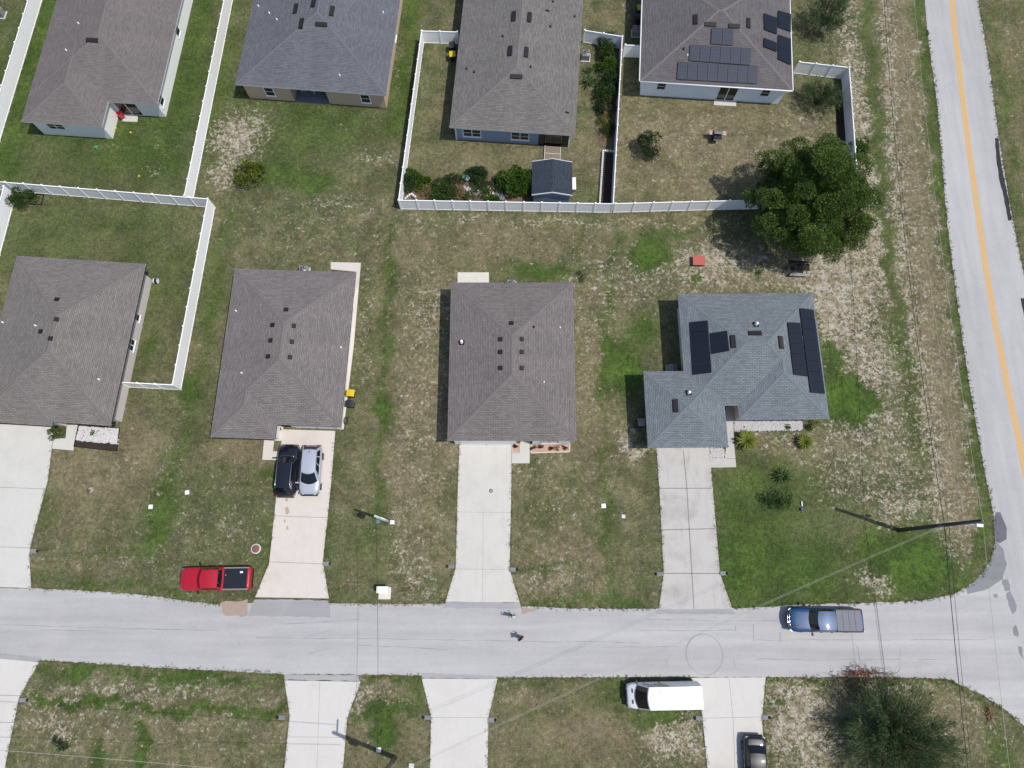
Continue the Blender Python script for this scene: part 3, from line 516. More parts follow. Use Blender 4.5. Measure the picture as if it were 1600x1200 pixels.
# ------------------------------------------------------------------ houses
class House:
    def __init__(s, name, label, corner, ang, w, d, rects, walls, roof_m, wall_m, which='SW', eave=2.75, pitch=.25, oh=.5, fascia='gutter', cat='house', fh=.16):
        a = R(ang); cx, cy = corner; ca, sa = math.cos(a), math.sin(a)
        dx, dy = {'SW': (0, 0), 'NE': (w, d), 'NW': (0, d), 'SE': (w, 0)}[which]
        s.o = (cx-(dx*ca-dy*sa), cy-(dx*sa+dy*ca)); s.ca, s.sa, s.a = ca, sa, a; s.w, s.d, s.eave, s.pitch, s.oh = w, d, eave, pitch, oh
        s.e = thing(name, label, cat, (s.o[0], s.o[1], 0), a); s.rects = [(0, w, 0, d)]+[tuple(r) for r in (rects(s) if callable(rects) else rects)]
        wp = walls(s) if callable(walls) else walls
        if wp is None: wp = [(oh, oh), (w-oh, oh), (w-oh, d-oh), (oh, d-oh)]
        s.wall = part('wall', MB().prism(wp, -.1, eave-fh-.01), MT[wall_m], s.e); s.wp = wp
        mb = MB(); s.caps = []
        for i, r in enumerate(s.rects): s.hip(mb, r, eave-.004*i, fh)
        cap = MB()
        for p, q in s.caps: s.capstrip(mb, p, q)
        s.roof = link('roof', mb.mesh('roof', [MT[roof_m], MT[fascia], MT['cap_'+roof_m]]), s.e)
    def L(s, px, py, z=None):
        x, y = G(px, py, s.eave if z is None else z); x -= s.o[0]; y -= s.o[1]
        return (x*s.ca+y*s.sa, -x*s.sa+y*s.ca)
    def hip(s, mb, r, ze, fh):
        x0, x1, y0, y1 = r; W, D = x1-x0, y1-y0; h = min(W, D)/2; zr = ze+h*s.pitch; k = math.sqrt(1+s.pitch**2)
        if W <= D: A, B = ((x0+x1)/2, y0+h), ((x0+x1)/2, y1-h)
        else: A, B = (x0+h, (y0+y1)/2), (x1-h, (y0+y1)/2)
        c = [(x0, y0), (x1, y0), (x1, y1), (x0, y1)]
        def f(ids_pts):
            P = [Vector((p[0], p[1], z)) for p, z in ids_pts]; u = (P[1]-P[0]).normalized(); nn = (P[1]-P[0]).cross(P[2]-P[0]).normalized(); v = nn.cross(u)
            b = mb.pts(P); mb.face(list(range(b, b+len(P))), uv=[(p.dot(u)+7.3, (p-P[0]).dot(v)) for p in P], mi=0)
        a_, b_ = (A, zr), (B, zr); C = [(p, ze) for p in c]
        if W <= D: fs = [[C[0], C[1], a_], [C[1], C[2], b_, a_], [C[2], C[3], b_], [C[3], C[0], a_, b_]]
        else: fs = [[C[0], C[1], b_, a_], [C[1], C[2], b_], [C[2], C[3], a_, b_], [C[3], C[0], a_]]
        for q in fs: f(q)
        b = mb.pts([(p[0], p[1], z) for z in (ze-fh, ze) for p in c])
        for i in range(4): j = (i+1) % 4; mb.face([b+i, b+j, b+4+j, b+4+i], mi=1)
        mb.face([b+3, b+2, b+1, b], mi=1)
        V3 = lambda p, z: Vector((p[0], p[1], z))
        e = [(V3(c[0], ze), V3(A, zr)), (V3(c[1], ze), V3(A if W <= D else B, zr)), (V3(c[2], ze), V3(B, zr)), (V3(c[3], ze), V3(B if W <= D else A, zr)), (V3(A, zr), V3(B, zr))]
        for p, q in e:
            if (q-p).length > .3:
                n = 14; pts = [p.lerp(q, i/n) for i in range(n+1)]
                keep = [t for t in pts if s.roofz(t.x, t.y, r) <= t.z+.05]
                if len(keep) > 1: s.caps.append((keep[0], keep[-1]))
    def capstrip(s, mb, p, q):
        d = (q-p).normalized(); sd = d.cross(Vector((0, 0, 1))).normalized()*.13; up = Vector((0, 0, .03)); dn = Vector((0, 0, -.012))
        b = mb.pts([p-sd+dn, p+up, p+sd+dn, q-sd+dn, q+up, q+sd+dn]); L = (q-p).length
        mb.face([b, b+1, b+4, b+3], uv=[(0, 0), (.3, 0), (.3, L), (0, L)], mi=2); mb.face([b+1, b+2, b+5, b+4], uv=[(.3, 0), (.6, 0), (.6, L), (.3, L)], mi=2)
    def roofz(s, x, y, skip=None):
        z = -1
        for r in s.rects:
            if r is skip or r == skip: continue
            m = min(x-r[0], r[1]-x, y-r[2], r[3]-y)
            if m >= -.01: z = max(z, s.eave+s.pitch*m)
        return z
    def RP(s, px, py):
        z = s.eave+.8
        for _ in range(30):
            x, y = s.L(px, py, z); zz = s.roofz(x, y); z = z*.5+.5*(zz if zz > 0 else s.eave)
        return Vector((x, y, z))
    def basis(s, p):
        e = .08; gx = (s.roofz(p.x+e, p.y)-s.roofz(p.x-e, p.y))/(2*e); gy = (s.roofz(p.x, p.y+e)-s.roofz(p.x, p.y-e))/(2*e)
        n = Vector((-gx, -gy, 1)).normalized(); g = Vector((gx, gy, 0)); u = Vector((-gy, gx, 0)).normalized() if g.length > .05 else Vector((1, 0, 0)); return u, n.cross(u), n
    def vent(s, px, py, kind='box'):
        p = s.RP(px, py); u, v, n = s.basis(p)
        if kind in ('box', 'slot', 'small'):
            hx, hy, hz = {'box': (.18, .16, .05), 'slot': (.58, .2, .05), 'small': (.06, .16, .04)}[kind]
            mb = MB().obox(p+n*.015, u, v, n, hx+.03, hy+.03, .012).obox(p+n*(hz+.03), u, v, n, hx, hy, hz)
            if v.z < 0: v = -v
            mb.obox(p+n*(hz*.8)-v*(hy+.02), u, v, n, hx*.9, .02, hz*.6); part('roof_vent', mb, MT['black'], s.roof)
        else:
            r, h, m = {'pipe': (.055, .2, 'white'), 'cap': (.1, .3, 'white'), 'dark': (.07, .22, 'black')}[kind]
            mb = MB().lathe(p, [(r*1.6, -.03), (r*1.4, .05), (r, .08), (r, h)], 12)
            if kind == 'cap': mb.lathe(p+Vector((0, 0, h)), [(r*.9, -.02), (r*1.5, .02), (r*1.3, .12), (.05, .17)], 12); part('flashing', MB().obox(p+n*.02, u, v, n, .25, .27, .012), MT['black'], s.roof)
            part('vent_pipe', mb, MT[m], s.roof)
    def solar(s, q, cols, rows, m='solar_b', lift=.1):
        P = [s.RP(*c) for c in q]; u, v, n = s.basis((P[0]+P[2])/2)
        c0 = (P[0]+P[2])/2; P = [p-n*((p-c0).dot(n)) for p in P]
        def bl(a, b): return P[0].lerp(P[1], a).lerp(P[3].lerp(P[2], a), b)
        for i in range(cols):
            for j in range(rows):
                g = .012; a0, a1, b0, b1 = (i+g)/cols, (i+1-g)/cols, (j+g)/rows, (j+1-g)/rows
                o4 = [bl(a0, b0), bl(a1, b0), bl(a1, b1), bl(a0, b1)]; c = sum(o4, Vector())/4
                mb = MB(); b = mb.pts([p+n*lift for p in o4]+[p+n*(lift+.04) for p in o4]+[c+(p-c)*.965+n*(lift+.041) for p in o4])
                for k in range(4): k2 = (k+1) % 4; mb.face([b+k, b+k2, b+4+k2, b+4+k], mi=1); mb.face([b+4+k, b+4+k2, b+8+k2, b+8+k], mi=1)
                mb.face([b+8, b+9, b+10, b+11][::-1], mi=0); mb.face([b, b+1, b+2, b+3], mi=1)
                T = [c+(p-c)*.965+n*(lift+.0445) for p in o4]
                for t in (.25, .5, .75):
                    for A, B, C, D in ((T[0], T[1], T[3], T[2]), (T[0], T[3], T[1], T[2])):
                        x = A.lerp(B, t); y = C.lerp(D, t); w_ = (B-A).normalized()*.006; bb = mb.pts([x-w_, x+w_, y+w_, y-w_]); mb.face([bb, bb+1, bb+2, bb+3], mi=1)
                me = mb.mesh('solar_panel', [MT[m], MT['frame']]); bm = bmesh.new(); bm.from_mesh(me); bmesh.ops.recalc_face_normals(bm, faces=bm.faces); bm.to_mesh(me); bm.free()
                link('solar_panel', me, s.roof)
    def onwall(s, side, pl, px, py):
        i = {'S': 1, 'N': 1, 'E': 0, 'W': 0}[side]; a = s.L(px, py, 0); b = s.L(px, py, 1); k = b[i]-a[i]; z = (pl-a[i])/k if abs(k) > 1e-6 else 1.5
        return s.L(px, py, z)+(z,)
    def window(s, side, pl, px, py, w=.9, h=1.2, z=None, kind='window', n=1, fr='white'):
        x, y, zz = s.onwall(side, pl, px, py); zz = z if z is not None else min(max(zz, 1.3), 1.75)
        t, nv = {'S': ((1, 0, 0), (0, -1, 0)), 'N': ((1, 0, 0), (0, 1, 0)), 'E': ((0, 1, 0), (1, 0, 0)), 'W': ((0, 1, 0), (-1, 0, 0))}[side]
        if side in 'SN': y = pl
        else: x = pl
        t = Vector(t); nv = Vector(nv); c = Vector((x, y, zz)); U = Vector((0, 0, 1)); f = MB(); fw = .045
        for k in (-1, 1): f.obox(c+t*k*(w/2)+nv*.012, t, nv, U, fw, .03, h/2+fw); f.obox(c+U*k*(h/2)+nv*.012, t, nv, U, w/2-fw, .03, fw)
        for i in range(1, n): f.obox(c+t*(i/n-.5)*w+nv*.012, t, nv, U, .04, .028, h/2-fw)
        if kind == 'window': f.obox(c+nv*.012, t, nv, U, w/2-fw, .026, .02)
        o = part(kind, f, MT[fr], s.e); part('pane', MB().obox(c, t, nv, U, w/2-fw, .012, h/2-fw), MT['glass'], o)
        if kind == 'window': part('sill', MB().obox(c-U*(h/2+fw+.03)+nv*.04, t, nv, U, w/2+.08, .06, .03), MT[fr], o)
        return o
    def gutters(s, m='white'):
        mb = MB(); x0, x1, y0, y1 = s.rects[0]; z = s.eave-.02
        for a, b in (((x0, y0), (x1, y0)), ((x1, y0), (x1, y1)), ((x0, y1), (x0, y0))): mb.tube((a[0]+(.05 if a[0] == b[0] == x1 else -.05 if a[0] == b[0] else 0), a[1]-(.05 if a[1] == b[1] else 0), z), (b[0]+(.05 if a[0] == b[0] == x1 else -.05 if a[0] == b[0] else 0), b[1]-(.05 if a[1] == b[1] else 0), z), .065, n=6)
        part('gutter', mb, MT[m], s.e)
    def garage_door(s, pl, x0, x1, side='S'):
        mb = MB()
        for k in range(4): mb.box(x0, x1, pl-.05, pl-.01, .03+k*.53, .03+k*.53+.515)
        d = part('garage_door', mb, MT['white'], s.e); part('door_handle', MB().box((x0+x1)/2-.1, (x0+x1)/2+.1, pl-.075, pl-.052, .3, .34), MT['dark'], d)
    def door(s, pl, x0, col='w_tan', side='S'):
        d = part('door', MB().box(x0, x0+.92, pl-.05, pl-.008, .06, 2.1), MT[col], s.e); part('door_handle', MB().tube((x0+.82, pl-.05, 1.0), (x0+.82, pl-.1, 1.0), .025), MT['metal'], d)

def front_houses():
    # far left, cut by the frame
    h = House('house', 'taupe hip roofed house at the left edge beside the fenced yard, four dark roof vents', (-34.46, 28.23), -3.9, 12.35, 15.6,
              lambda s: [(0, s.L(81, 666)[0], s.L(81, 666)[1], 8)], lambda s: [(.5, .15), (s.L(81, 666)[0]-.5, .15), (s.L(81, 666)[0]-.5, .9), (s.w-.68, .9), (s.w-.68, s.d-.5), (.5, s.d-.5)], 'roof_brown', 'w_grey', 'NE', fascia='trim_dark')
    for p in ((89, 468, 'box'), (88, 499, 'box'), (64, 518, 'box'), (79, 529, 'box'), (5, 504, 'pipe'), (56, 509, 'pipe'), (155, 593, 'pipe')): h.vent(*p)
    x = h.w-.68; h.window('E', x, 214, 496, .7, 1.0); h.window('E', x, 207, 540, 1.1, 1.2, n=2); h.garage_door(.15, .9, 5.6); h.door(.9, 7.0, 'white'); h.window('S', .9, 150, 668, 1.6, 1.2, 1.5, n=2)
    # two cars
    h = House('house', 'taupe hip roofed house with seven small black vents behind the two cars on its driveway', (-14.65, 27.38), -1.9, 11.42, 14.8,
              lambda s: [(0, s.L(430, 686)[0], s.L(380, 685)[1], 6.5)], lambda s: [(.5, s.L(380, 685)[1]+.5), (s.L(430, 686)[0]-.5, s.L(380, 685)[1]+.5), (s.L(430, 686)[0]-.5, 1.3), (6.3, 1.3), (6.3, .35), (s.w-.5, .35), (s.w-.5, s.d-.5), (.5, s.d-.5)], 'roof_brown2', 'w_white', 'NE', fascia='trim_dark')
    for p in ((447, 484), (426, 508), (459, 509), (423, 532), (456, 534), (419, 557), (453, 558)): h.vent(*p)
    for p in ((369, 486), (378, 583), (533, 543)): h.vent(*p, 'pipe')
    h.garage_door(.35, 6.6, 10.6); h.door(1.3, 5.6, 'trim_dark'); y = h.wp[0][1]; h.window('S', y, 380, 686, 1.5, 1.2, 1.5, n=2); h.window('E', h.w-.5, 556, 480, 1, 1.2, 1.5); h.window('W', .5, 340, 560, 1, 1.2, 1.5)
    # centre
    h = House('house', 'dark taupe hip roofed house in the centre, small red plants in front', (-5.7, 26.35), 0, 11.4, 15.0, [], [(.5, .18), (6.1, .18), (6.1, 1.0), (7.55, 1.0), (7.55, .12), (10.9, .12), (10.9, 14.5), (.5, 14.5)], 'roof_f3', 'w_white', 'NW')
    for p in ((799, 505), (782, 530), (815, 530), (782, 550), (815, 550), (782, 575), (815, 575)): h.vent(*p)
    for p in ((721.5, 535, 'cap'), (875, 512, 'pipe'), (850, 597, 'pipe'), (834, 511, 'dark')): h.vent(*p)
    h.garage_door(.18, 1.0, 5.7); h.door(1.0, 6.4, 'white'); h.window('S', .12, 860, 688, 1.5, 1.2, 1.6, n=2, fr='gutter'); h.window('N', 14.5, 800, 445, 1.2, 1.1, 1.5); h.window('E', 10.9, 893, 560, 1, 1.2, 1.5)
    # solar house
    h = House('house', 'blue grey shingled L shaped house near the corner with black solar panels on both sides', (15.45, 25.2), .5, 12.55, 10.7,
              lambda s: [(s.L(1153.5, 640)[0], 12.62, s.L(1290, 654.5)[1], 8.0), (s.L(1009, 640)[0], s.L(1137.5, 690)[0], s.L(1080, 699)[1], s.L(1030, 580)[1])],
              lambda s: [(.5, s.L(1030, 580)[1]-.5), (s.L(1009, 640)[0]+.5, s.L(1030, 580)[1]-.5), (s.L(1009, 640)[0]+.5, s.L(1080, 699)[1]+.5), (s.L(1137.5, 690)[0]-.5, s.L(1080, 699)[1]+.5), (s.L(1137.5, 690)[0]-.5, 1.5), (s.L(1153.5, 640)[0]+.5, 1.5), (s.L(1153.5, 640)[0]+.5, s.L(1290, 654.5)[1]+.5), (12.1, s.L(1290, 654.5)[1]+.5), (12.1, 10.2), (.5, 10.2)], 'roof_blue', 'w_grey', 'NW', pitch=.27)
    h.solar([(1077.5, 504), (1106, 501), (1112.4, 583), (1082.7, 586.6)], 1, 5); h.solar([(1110, 521), (1136.4, 517), (1140, 549), (1112, 554)], 1, 2)
    h.solar([(1248, 482), (1270, 484.6), (1288, 616), (1265, 614)], 1, 8); h.solar([(1229, 504), (1249, 505), (1261, 589), (1239, 586)], 1, 5)
    for p in ((1179.6, 521, 'slot'), (1145.5, 533.7, 'slot'), (1219.6, 535, 'slot'), (1055.6, 634, 'slot'), (1181, 507, 'cap'), (1076, 614, 'cap')): h.vent(*p)
    ya = h.L(1080, 699)[1]+.5; xa = h.L(1009, 640)[0]+.5; h.garage_door(ya, xa+.7, xa+5.3); h.door(1.5, h.L(1137.5, 690)[0]-.4, 'trim_dark'); ys = h.L(1290, 654.5)[1]+.5
    for px in (1185, 1245): h.window('S', ys, px, 657, 1.2, 1.2, 1.5, n=2)
front_houses()

def back_houses():
    h = House('house', 'weathered brown roofed house with white end wall in the top left yard', (-35.68, 45.59), -4.3, 13.15, 17, lambda s: [(0, s.L(158.6, 198)[0], s.L(100, 194)[1], 10)],
              lambda s: [(.5, s.L(100, 194)[1]+.45), (s.L(158.6, 198)[0]-.45, s.L(100, 194)[1]+.45), (s.L(158.6, 198)[0]-.45, .5), (s.w-.5, .5), (s.w-.5, s.d-.5), (.5, s.d-.5)], 'roof_b1', 'w_white', 'SE')
    h.vent(144, 63, 'slot'); h.vent(123, 37, 'pipe'); h.vent(104, 79, 'pipe')
    y2 = h.wp[0][1]; h.window('S', y2, 90, 200, 1.7, .9, 1.6, n=2); h.window('S', .5, 200, 169, 2.3, 2.05, 1.08, kind='sliding_door', n=2); h.window('E', h.w-.5, 251, 156, .9, 1.2); h.window('E', h.w-.5, 276, 47, .9, 1.2)
    px0 = lambda s, x, y: s.L(x, y)[0]
    h = House('house', 'slate grey hip roofed house with tan walls and a recessed back porch at the top', (-28.08, 48.0), -4.8, 15.42, 17, [], lambda s: [(.45, .45), (s.onwall('S', .45, 462, 160)[0], .45), (s.onwall('S', .45, 462, 160)[0], 3.2), (s.onwall('S', .45, 516, 163)[0], 3.2), (s.onwall('S', .45, 516, 163)[0], .45), (s.w-.45, .45), (s.w-.45, s.d-.45), (.45, s.d-.45)], 'roof_b2', 'w_tan')
    xa, xb = h.wp[1][0], h.wp[3][0]; part('porch_floor', MB().box(xa+.01, xb-.01, .3, 3.19, 0, .1), simple('porch_concrete', (128, 132, 142), .8), h.e)
    for p in ((462, 14, 'slot'), (518.5, 17.6, 'slot'), (471, 37, 'slot'), (502, 38.5, 'slot'), (490, 4, 'slot'), (404, 10, 'pipe'), (421, 21, 'pipe'), (433, 31, 'pipe'), (599, 20, 'pipe'), (531, 118, 'pipe')): h.vent(*p)
    h.window('S', .45, 421, 143, .95, 1.25); h.window('S', .45, 571, 154, .95, 1.25); h.window('S', 3.2, 488, 140, 1.9, 2.05, 1.1, kind='sliding_door', n=2); h.window('E', h.w-.45, 618, 60, .9, 1.2)
    for k, (dx, nm) in enumerate(((.6, 'white plastic patio chair at the left end of the tan house back porch'), (1.7, 'white plastic patio chair in the middle of the tan house back porch'))):
        a = h.L(0, 0); lx, ly = xa+dx+.2, 1.7; wx = h.o[0]+lx*h.ca-ly*h.sa; wy = h.o[1]+lx*h.sa+ly*h.ca; chair('patio_chair', nm, (wx, wy, .1), k*.9, 'white')
    h = House('house', 'weathered wood toned roof over pale blue walls with screened porch beside the garden shed', (-6.24, 43.01), -4.3, 12.55, 21, [], None, 'roof_b3', 'w_blue')
    for p in ((802.6, 26, 'slot'), (827, 27.5, 'slot'), (797, 80, 'slot'), (822, 82, 'slot'), (806.6, 120, 'slot'), (785.6, 57, 'dark'), (729, 108, 'dark'), (741, 113, 'dark'), (829, 105, 'dark'), (860, 42, 'dark'), (898, 26, 'dark'), (864, 3, 'dark'), (855, 17, 'small'), (886, 176, 'small')): h.vent(*p)
    h.window('S', .5, 737.5, 208, 1.8, 1.2, n=2); h.window('S', .5, 812.5, 213, 1.8, 1.2, n=2)
    a = h.onwall('S', .5, 842, 220)[0]; b = h.onwall('S', .5, 887, 222)[0]; mb = MB()
    for x in np.linspace(a, b, 5): mb.box(x-.03, x+.03, .44, .5, .05, 2.45)
    mb.box(a, b, .445, .495, 2.45, 2.52).box(a, b, .445, .495, 0, .06).box(a, b, .448, .492, .95, 1.0); sc_ = part('porch_screen', mb, MT['dark'], h.e); part('mesh_panel', MB().box(a+.03, b-.03, .46, .48, .06, 2.45), MT['glass'], sc_)
    for x in (a-.1, b+.1): mb = MB()
    for x in (.42, h.w-.56): part('corner_trim', MB().box(x, x+.14, .42, .56, 0, 2.5), MT['white'], h.e)
    h = House('house', 'grey brown roofed house with white gutters, solar rows tinted with grey reflection and black side panels', (12.99, 48.37), -4.2, 15.42, 15, [], None, 'roof_b4', 'w_pale', oh=.45)
    h.gutters()
    h.solar([(1059, 97), (1184, 104), (1183, 132), (1057, 125)], 8, 1, 'solar_sheen'); h.solar([(1078, 70.4), (1173.5, 76), (1172, 103), (1076, 96)], 6, 1, 'solar_sheen'); h.solar([(1111.6, 44.6), (1145.6, 45.4), (1145, 72), (1110, 70)], 2, 1, 'solar_sheen')
    h.solar([(1192.4, 21.6), (1213, 28.8), (1213, 54.6), (1193, 47.4)], 1, 1); h.solar([(1214.5, 17), (1235, 23), (1235, 51), (1214.5, 43.7)], 1, 1); h.solar([(1192, 60), (1213, 68), (1213, 82), (1192, 74)], 1, 1); h.solar([(1214.5, 55), (1235, 62), (1235, 102.6), (1214.5, 93.4)], 1, 2)
    for p in ((1086.6, 31, 'slot'), (1110, 38.5, 'slot'), (1147, 41, 'slot'), (1169, 36.5, 'slot'), (1068, 77, 'dark'), (1074, 87, 'pipe')): h.vent(*p)
    h.window('S', .45, 1033.4, 134.6, .9, 1.0); h.window('S', .45, 1196, 145, .9, 1.0); h.window('S', .45, 1137, 144, 1.9, 2.05, 1.1, kind='sliding_door', n=2)

def chair(name, label, loc, rz, m):
    o = thing(name, label, 'chair', loc, rz)
    part('seat', MB().box(-.24, .24, -.24, .24, .38, .43), MT[m], o); part('backrest', MB().obox((0, .25, .68), (1, 0, 0), (0, 1, .2), (0, -.2, 1), .23, .02, .26), MT[m], o)
    for x in (-.21, .21):
        for y in (-.21, .21): part('leg', MB().tube((x, y, 0), (x*.95, y*.95, .38), .02, .022, 6), MT[m], o)
        part('armrest', MB().box(x-.03, x+.03, -.2, .24, .6, .63).box(x-.015, x+.015, -.18, -.14, .43, .6), MT[m], o)
    return o
back_houses()

# garden shed with its ramp
def shed():
    o = House('garden_shed', 'small blue garden shed with charcoal gable roof in the bed by the fence', G(828, 300, 2.1), -4, 4.2, 3.6, [], None, 'roof_shed', 'w_shed') if False else None
    c = G(861, 299); t = thing('garden_shed', 'small blue garden shed with charcoal gable roof standing by the garden fence', 'shed', (c[0], c[1], 0), R(-1))
    W, D, e, r = 2.0, 1.55, 2.0, 2.55
    wl = MB().box(-W+.2, W-.2, -D+.15, D-.1, .12, e); b = wl.pts([(-W+.2, -D+.15, e), (W-.2, -D+.15, e), (0, -D+.15, r-.06), (-W+.2, D-.1, e), (W-.2, D-.1, e), (0, D-.1, r-.06)]); wl.face([b, b+1, b+2]); wl.face([b+4, b+3, b+5])
    for k in range(9): x = -W+.3+k*.42; wl.box(x, x+.03, -D+.13, -D+.15, .12, e)
    part('wall', wl, MT['w_shed'], t); part('base', MB().box(-W+.15, W-.15, -D+.1, D-.05, 0, .12), MT['wood'], t)
    mb = MB(); k = math.hypot(W, r-e)
    for sgn in (-1, 1):
        b = mb.pts([(sgn*W, -D, e-.04), (sgn*W, D+.55, e-.04), (0, D+.55, r), (0, -D, r)]); q = [b, b+1, b+2, b+3]; uv = [(0, 0), (3.6, 0), (3.6, k), (0, k)]; mb.face(q if sgn > 0 else q[::-1], uv=uv if sgn > 0 else uv[::-1])
        b = mb.pts([(sgn*W, -D, e-.12), (sgn*W, D+.55, e-.12), (0, D+.55, r-.08), (0, -D, r-.08)]); mb.face([b, b+3, b+2, b+1] if sgn > 0 else [b+1, b+2, b+3, b], mi=1); mb.face([b-4, b, b+1, b-3], mi=1)
    rf = link('roof', mb.mesh('roof', [MT['roof_shed'], MT['white']]), t); mb = MB()
    for y in (-D-.02, D+.57):
        for sgn in (-1, 1): part('trim', MB().obox((sgn*W/2, y, (e+r)/2-.06), (sgn*W, 0, e-r-.0), (0, 1, 0), (0, 0, 1), k/2, .02, .08), MT['white'], rf)
    pass; part('door', MB().box(-.6, .6, D-.1, D-.06, .15, 1.9), MT['white'], t)
    c = G(863, 242); t = thing('wooden_ramp', 'grey plank deck ramp between the screened porch and the shed', 'ramp', (c[0], c[1], 0), R(-4)); pk = MB(); 
    for i in range(9): pk.box(-.78, .78, -.75+i*.18, -.75+i*.18+.165, .16, .2)
    part('decking', pk, MT['wood'], t); part('edge_board', MB().box(-.84, -.785, -.8, .9, .05, .24).box(.785, .84, -.8, .9, .05, .24).box(-.84, .84, -.01, .05, .205, .23), MT['gutter'], t)
    c = G(896, 291); t = thing('storage_box', 'narrow white box leaning at the right side of the shed', 'box', (c[0], c[1], 0)); part('body', MB().box(-.18, .18, -.65, .65, 0, .5), MT['grey'], t); part('lid', MB().box(-.21, .21, -.68, .68, .5, .56), MT['white'], t)
shed()

# ------------------------------------------------------------------ fences
def fence(label, runs, group='white vinyl fences'):
    t = None
    for run in runs:
        P = [Vector(G(*p)) for p in run]
        if t is None: t = thing('vinyl_fence', label, 'fence', (P[0].x, P[0].y, 0), 0, group); O = P[0].copy()
        for ri, (a, b) in enumerate(zip(P[:-1], P[1:])):
            L = (b-a).length; n = max(1, round(L/1.83)); l = L/n; ang = math.atan2(b.y-a.y, b.x-a.x); d = (b-a).normalized()
            pm = MB(); w_ = l-.13; nb = 9
            for k in range(nb): x0 = .065+w_*k/nb; y = .021 if k % 2 else .018; pm.box(x0-.001*(k % 2), x0+w_/nb+.001*(k % 2), -y, y, .1, 1.70)
            pm.box(.06, l-.06, -.04, .04, 1.70, 1.80).box(.06, l-.06, -.04, .04, .04, .14); me = pm.mesh('panel', MT['vinyl'])
            qm = MB().box(-.064, .064, -.064, .064, 0, 1.86); qb = qm.pts([(-.085, -.085, 1.86), (.085, -.085, 1.86), (.085, .085, 1.86), (-.085, .085, 1.86), (-.085, -.085, 1.89), (.085, -.085, 1.89), (.085, .085, 1.89), (-.085, .085, 1.89), (0, 0, 1.96)])
            for k in range(4): k2 = (k+1) % 4; qm.face([qb+k, qb+k2, qb+4+k2, qb+4+k]); qm.face([qb+4+k, qb+4+k2, qb+8])
            qe = qm.mesh('post', MT['vinyl'])
            for i in range(n):
                p = a+d*l*i-O; link('panel', me, t, (p.x, p.y, 0), ang)
                if i or ri == 0: link('post', qe, t, (p.x, p.y, 0), ang)
            p = b-O; link('post', qe, t, (p.x, p.y, 0), ang)
    return t
fence('white vinyl fence along the far left side of the top left yard', [[(76, -45), (66.6, 0), (0, 221), (-22, 292)]])
fence('long white vinyl fence between the top left yard and the tan house lawn', [[(300.5, 319.5), (364, 0), (374, -45)]])
fence('white vinyl fence enclosing the yard beside the leftmost house, three sides', [[(-40, 293), (27, 299.5), (336, 325), (283, 609), (203, 605)], [(25, 306), (0, 399), (-28, 498)]])
fence('white vinyl fence around the garden of the pale blue house with the shed', [[(717, 69), (662, 67.5), (627, 327), (954.5, 332.5), (968.5, 76), (911, 66.5)]])
fence('white vinyl fence around the yard with the barbecue, partly under the big oak', [[(958, 332.2), (1161, 327), (1329, 324), (1315, 123.6), (1239, 115)], [(973, 89), (998, 90)]])

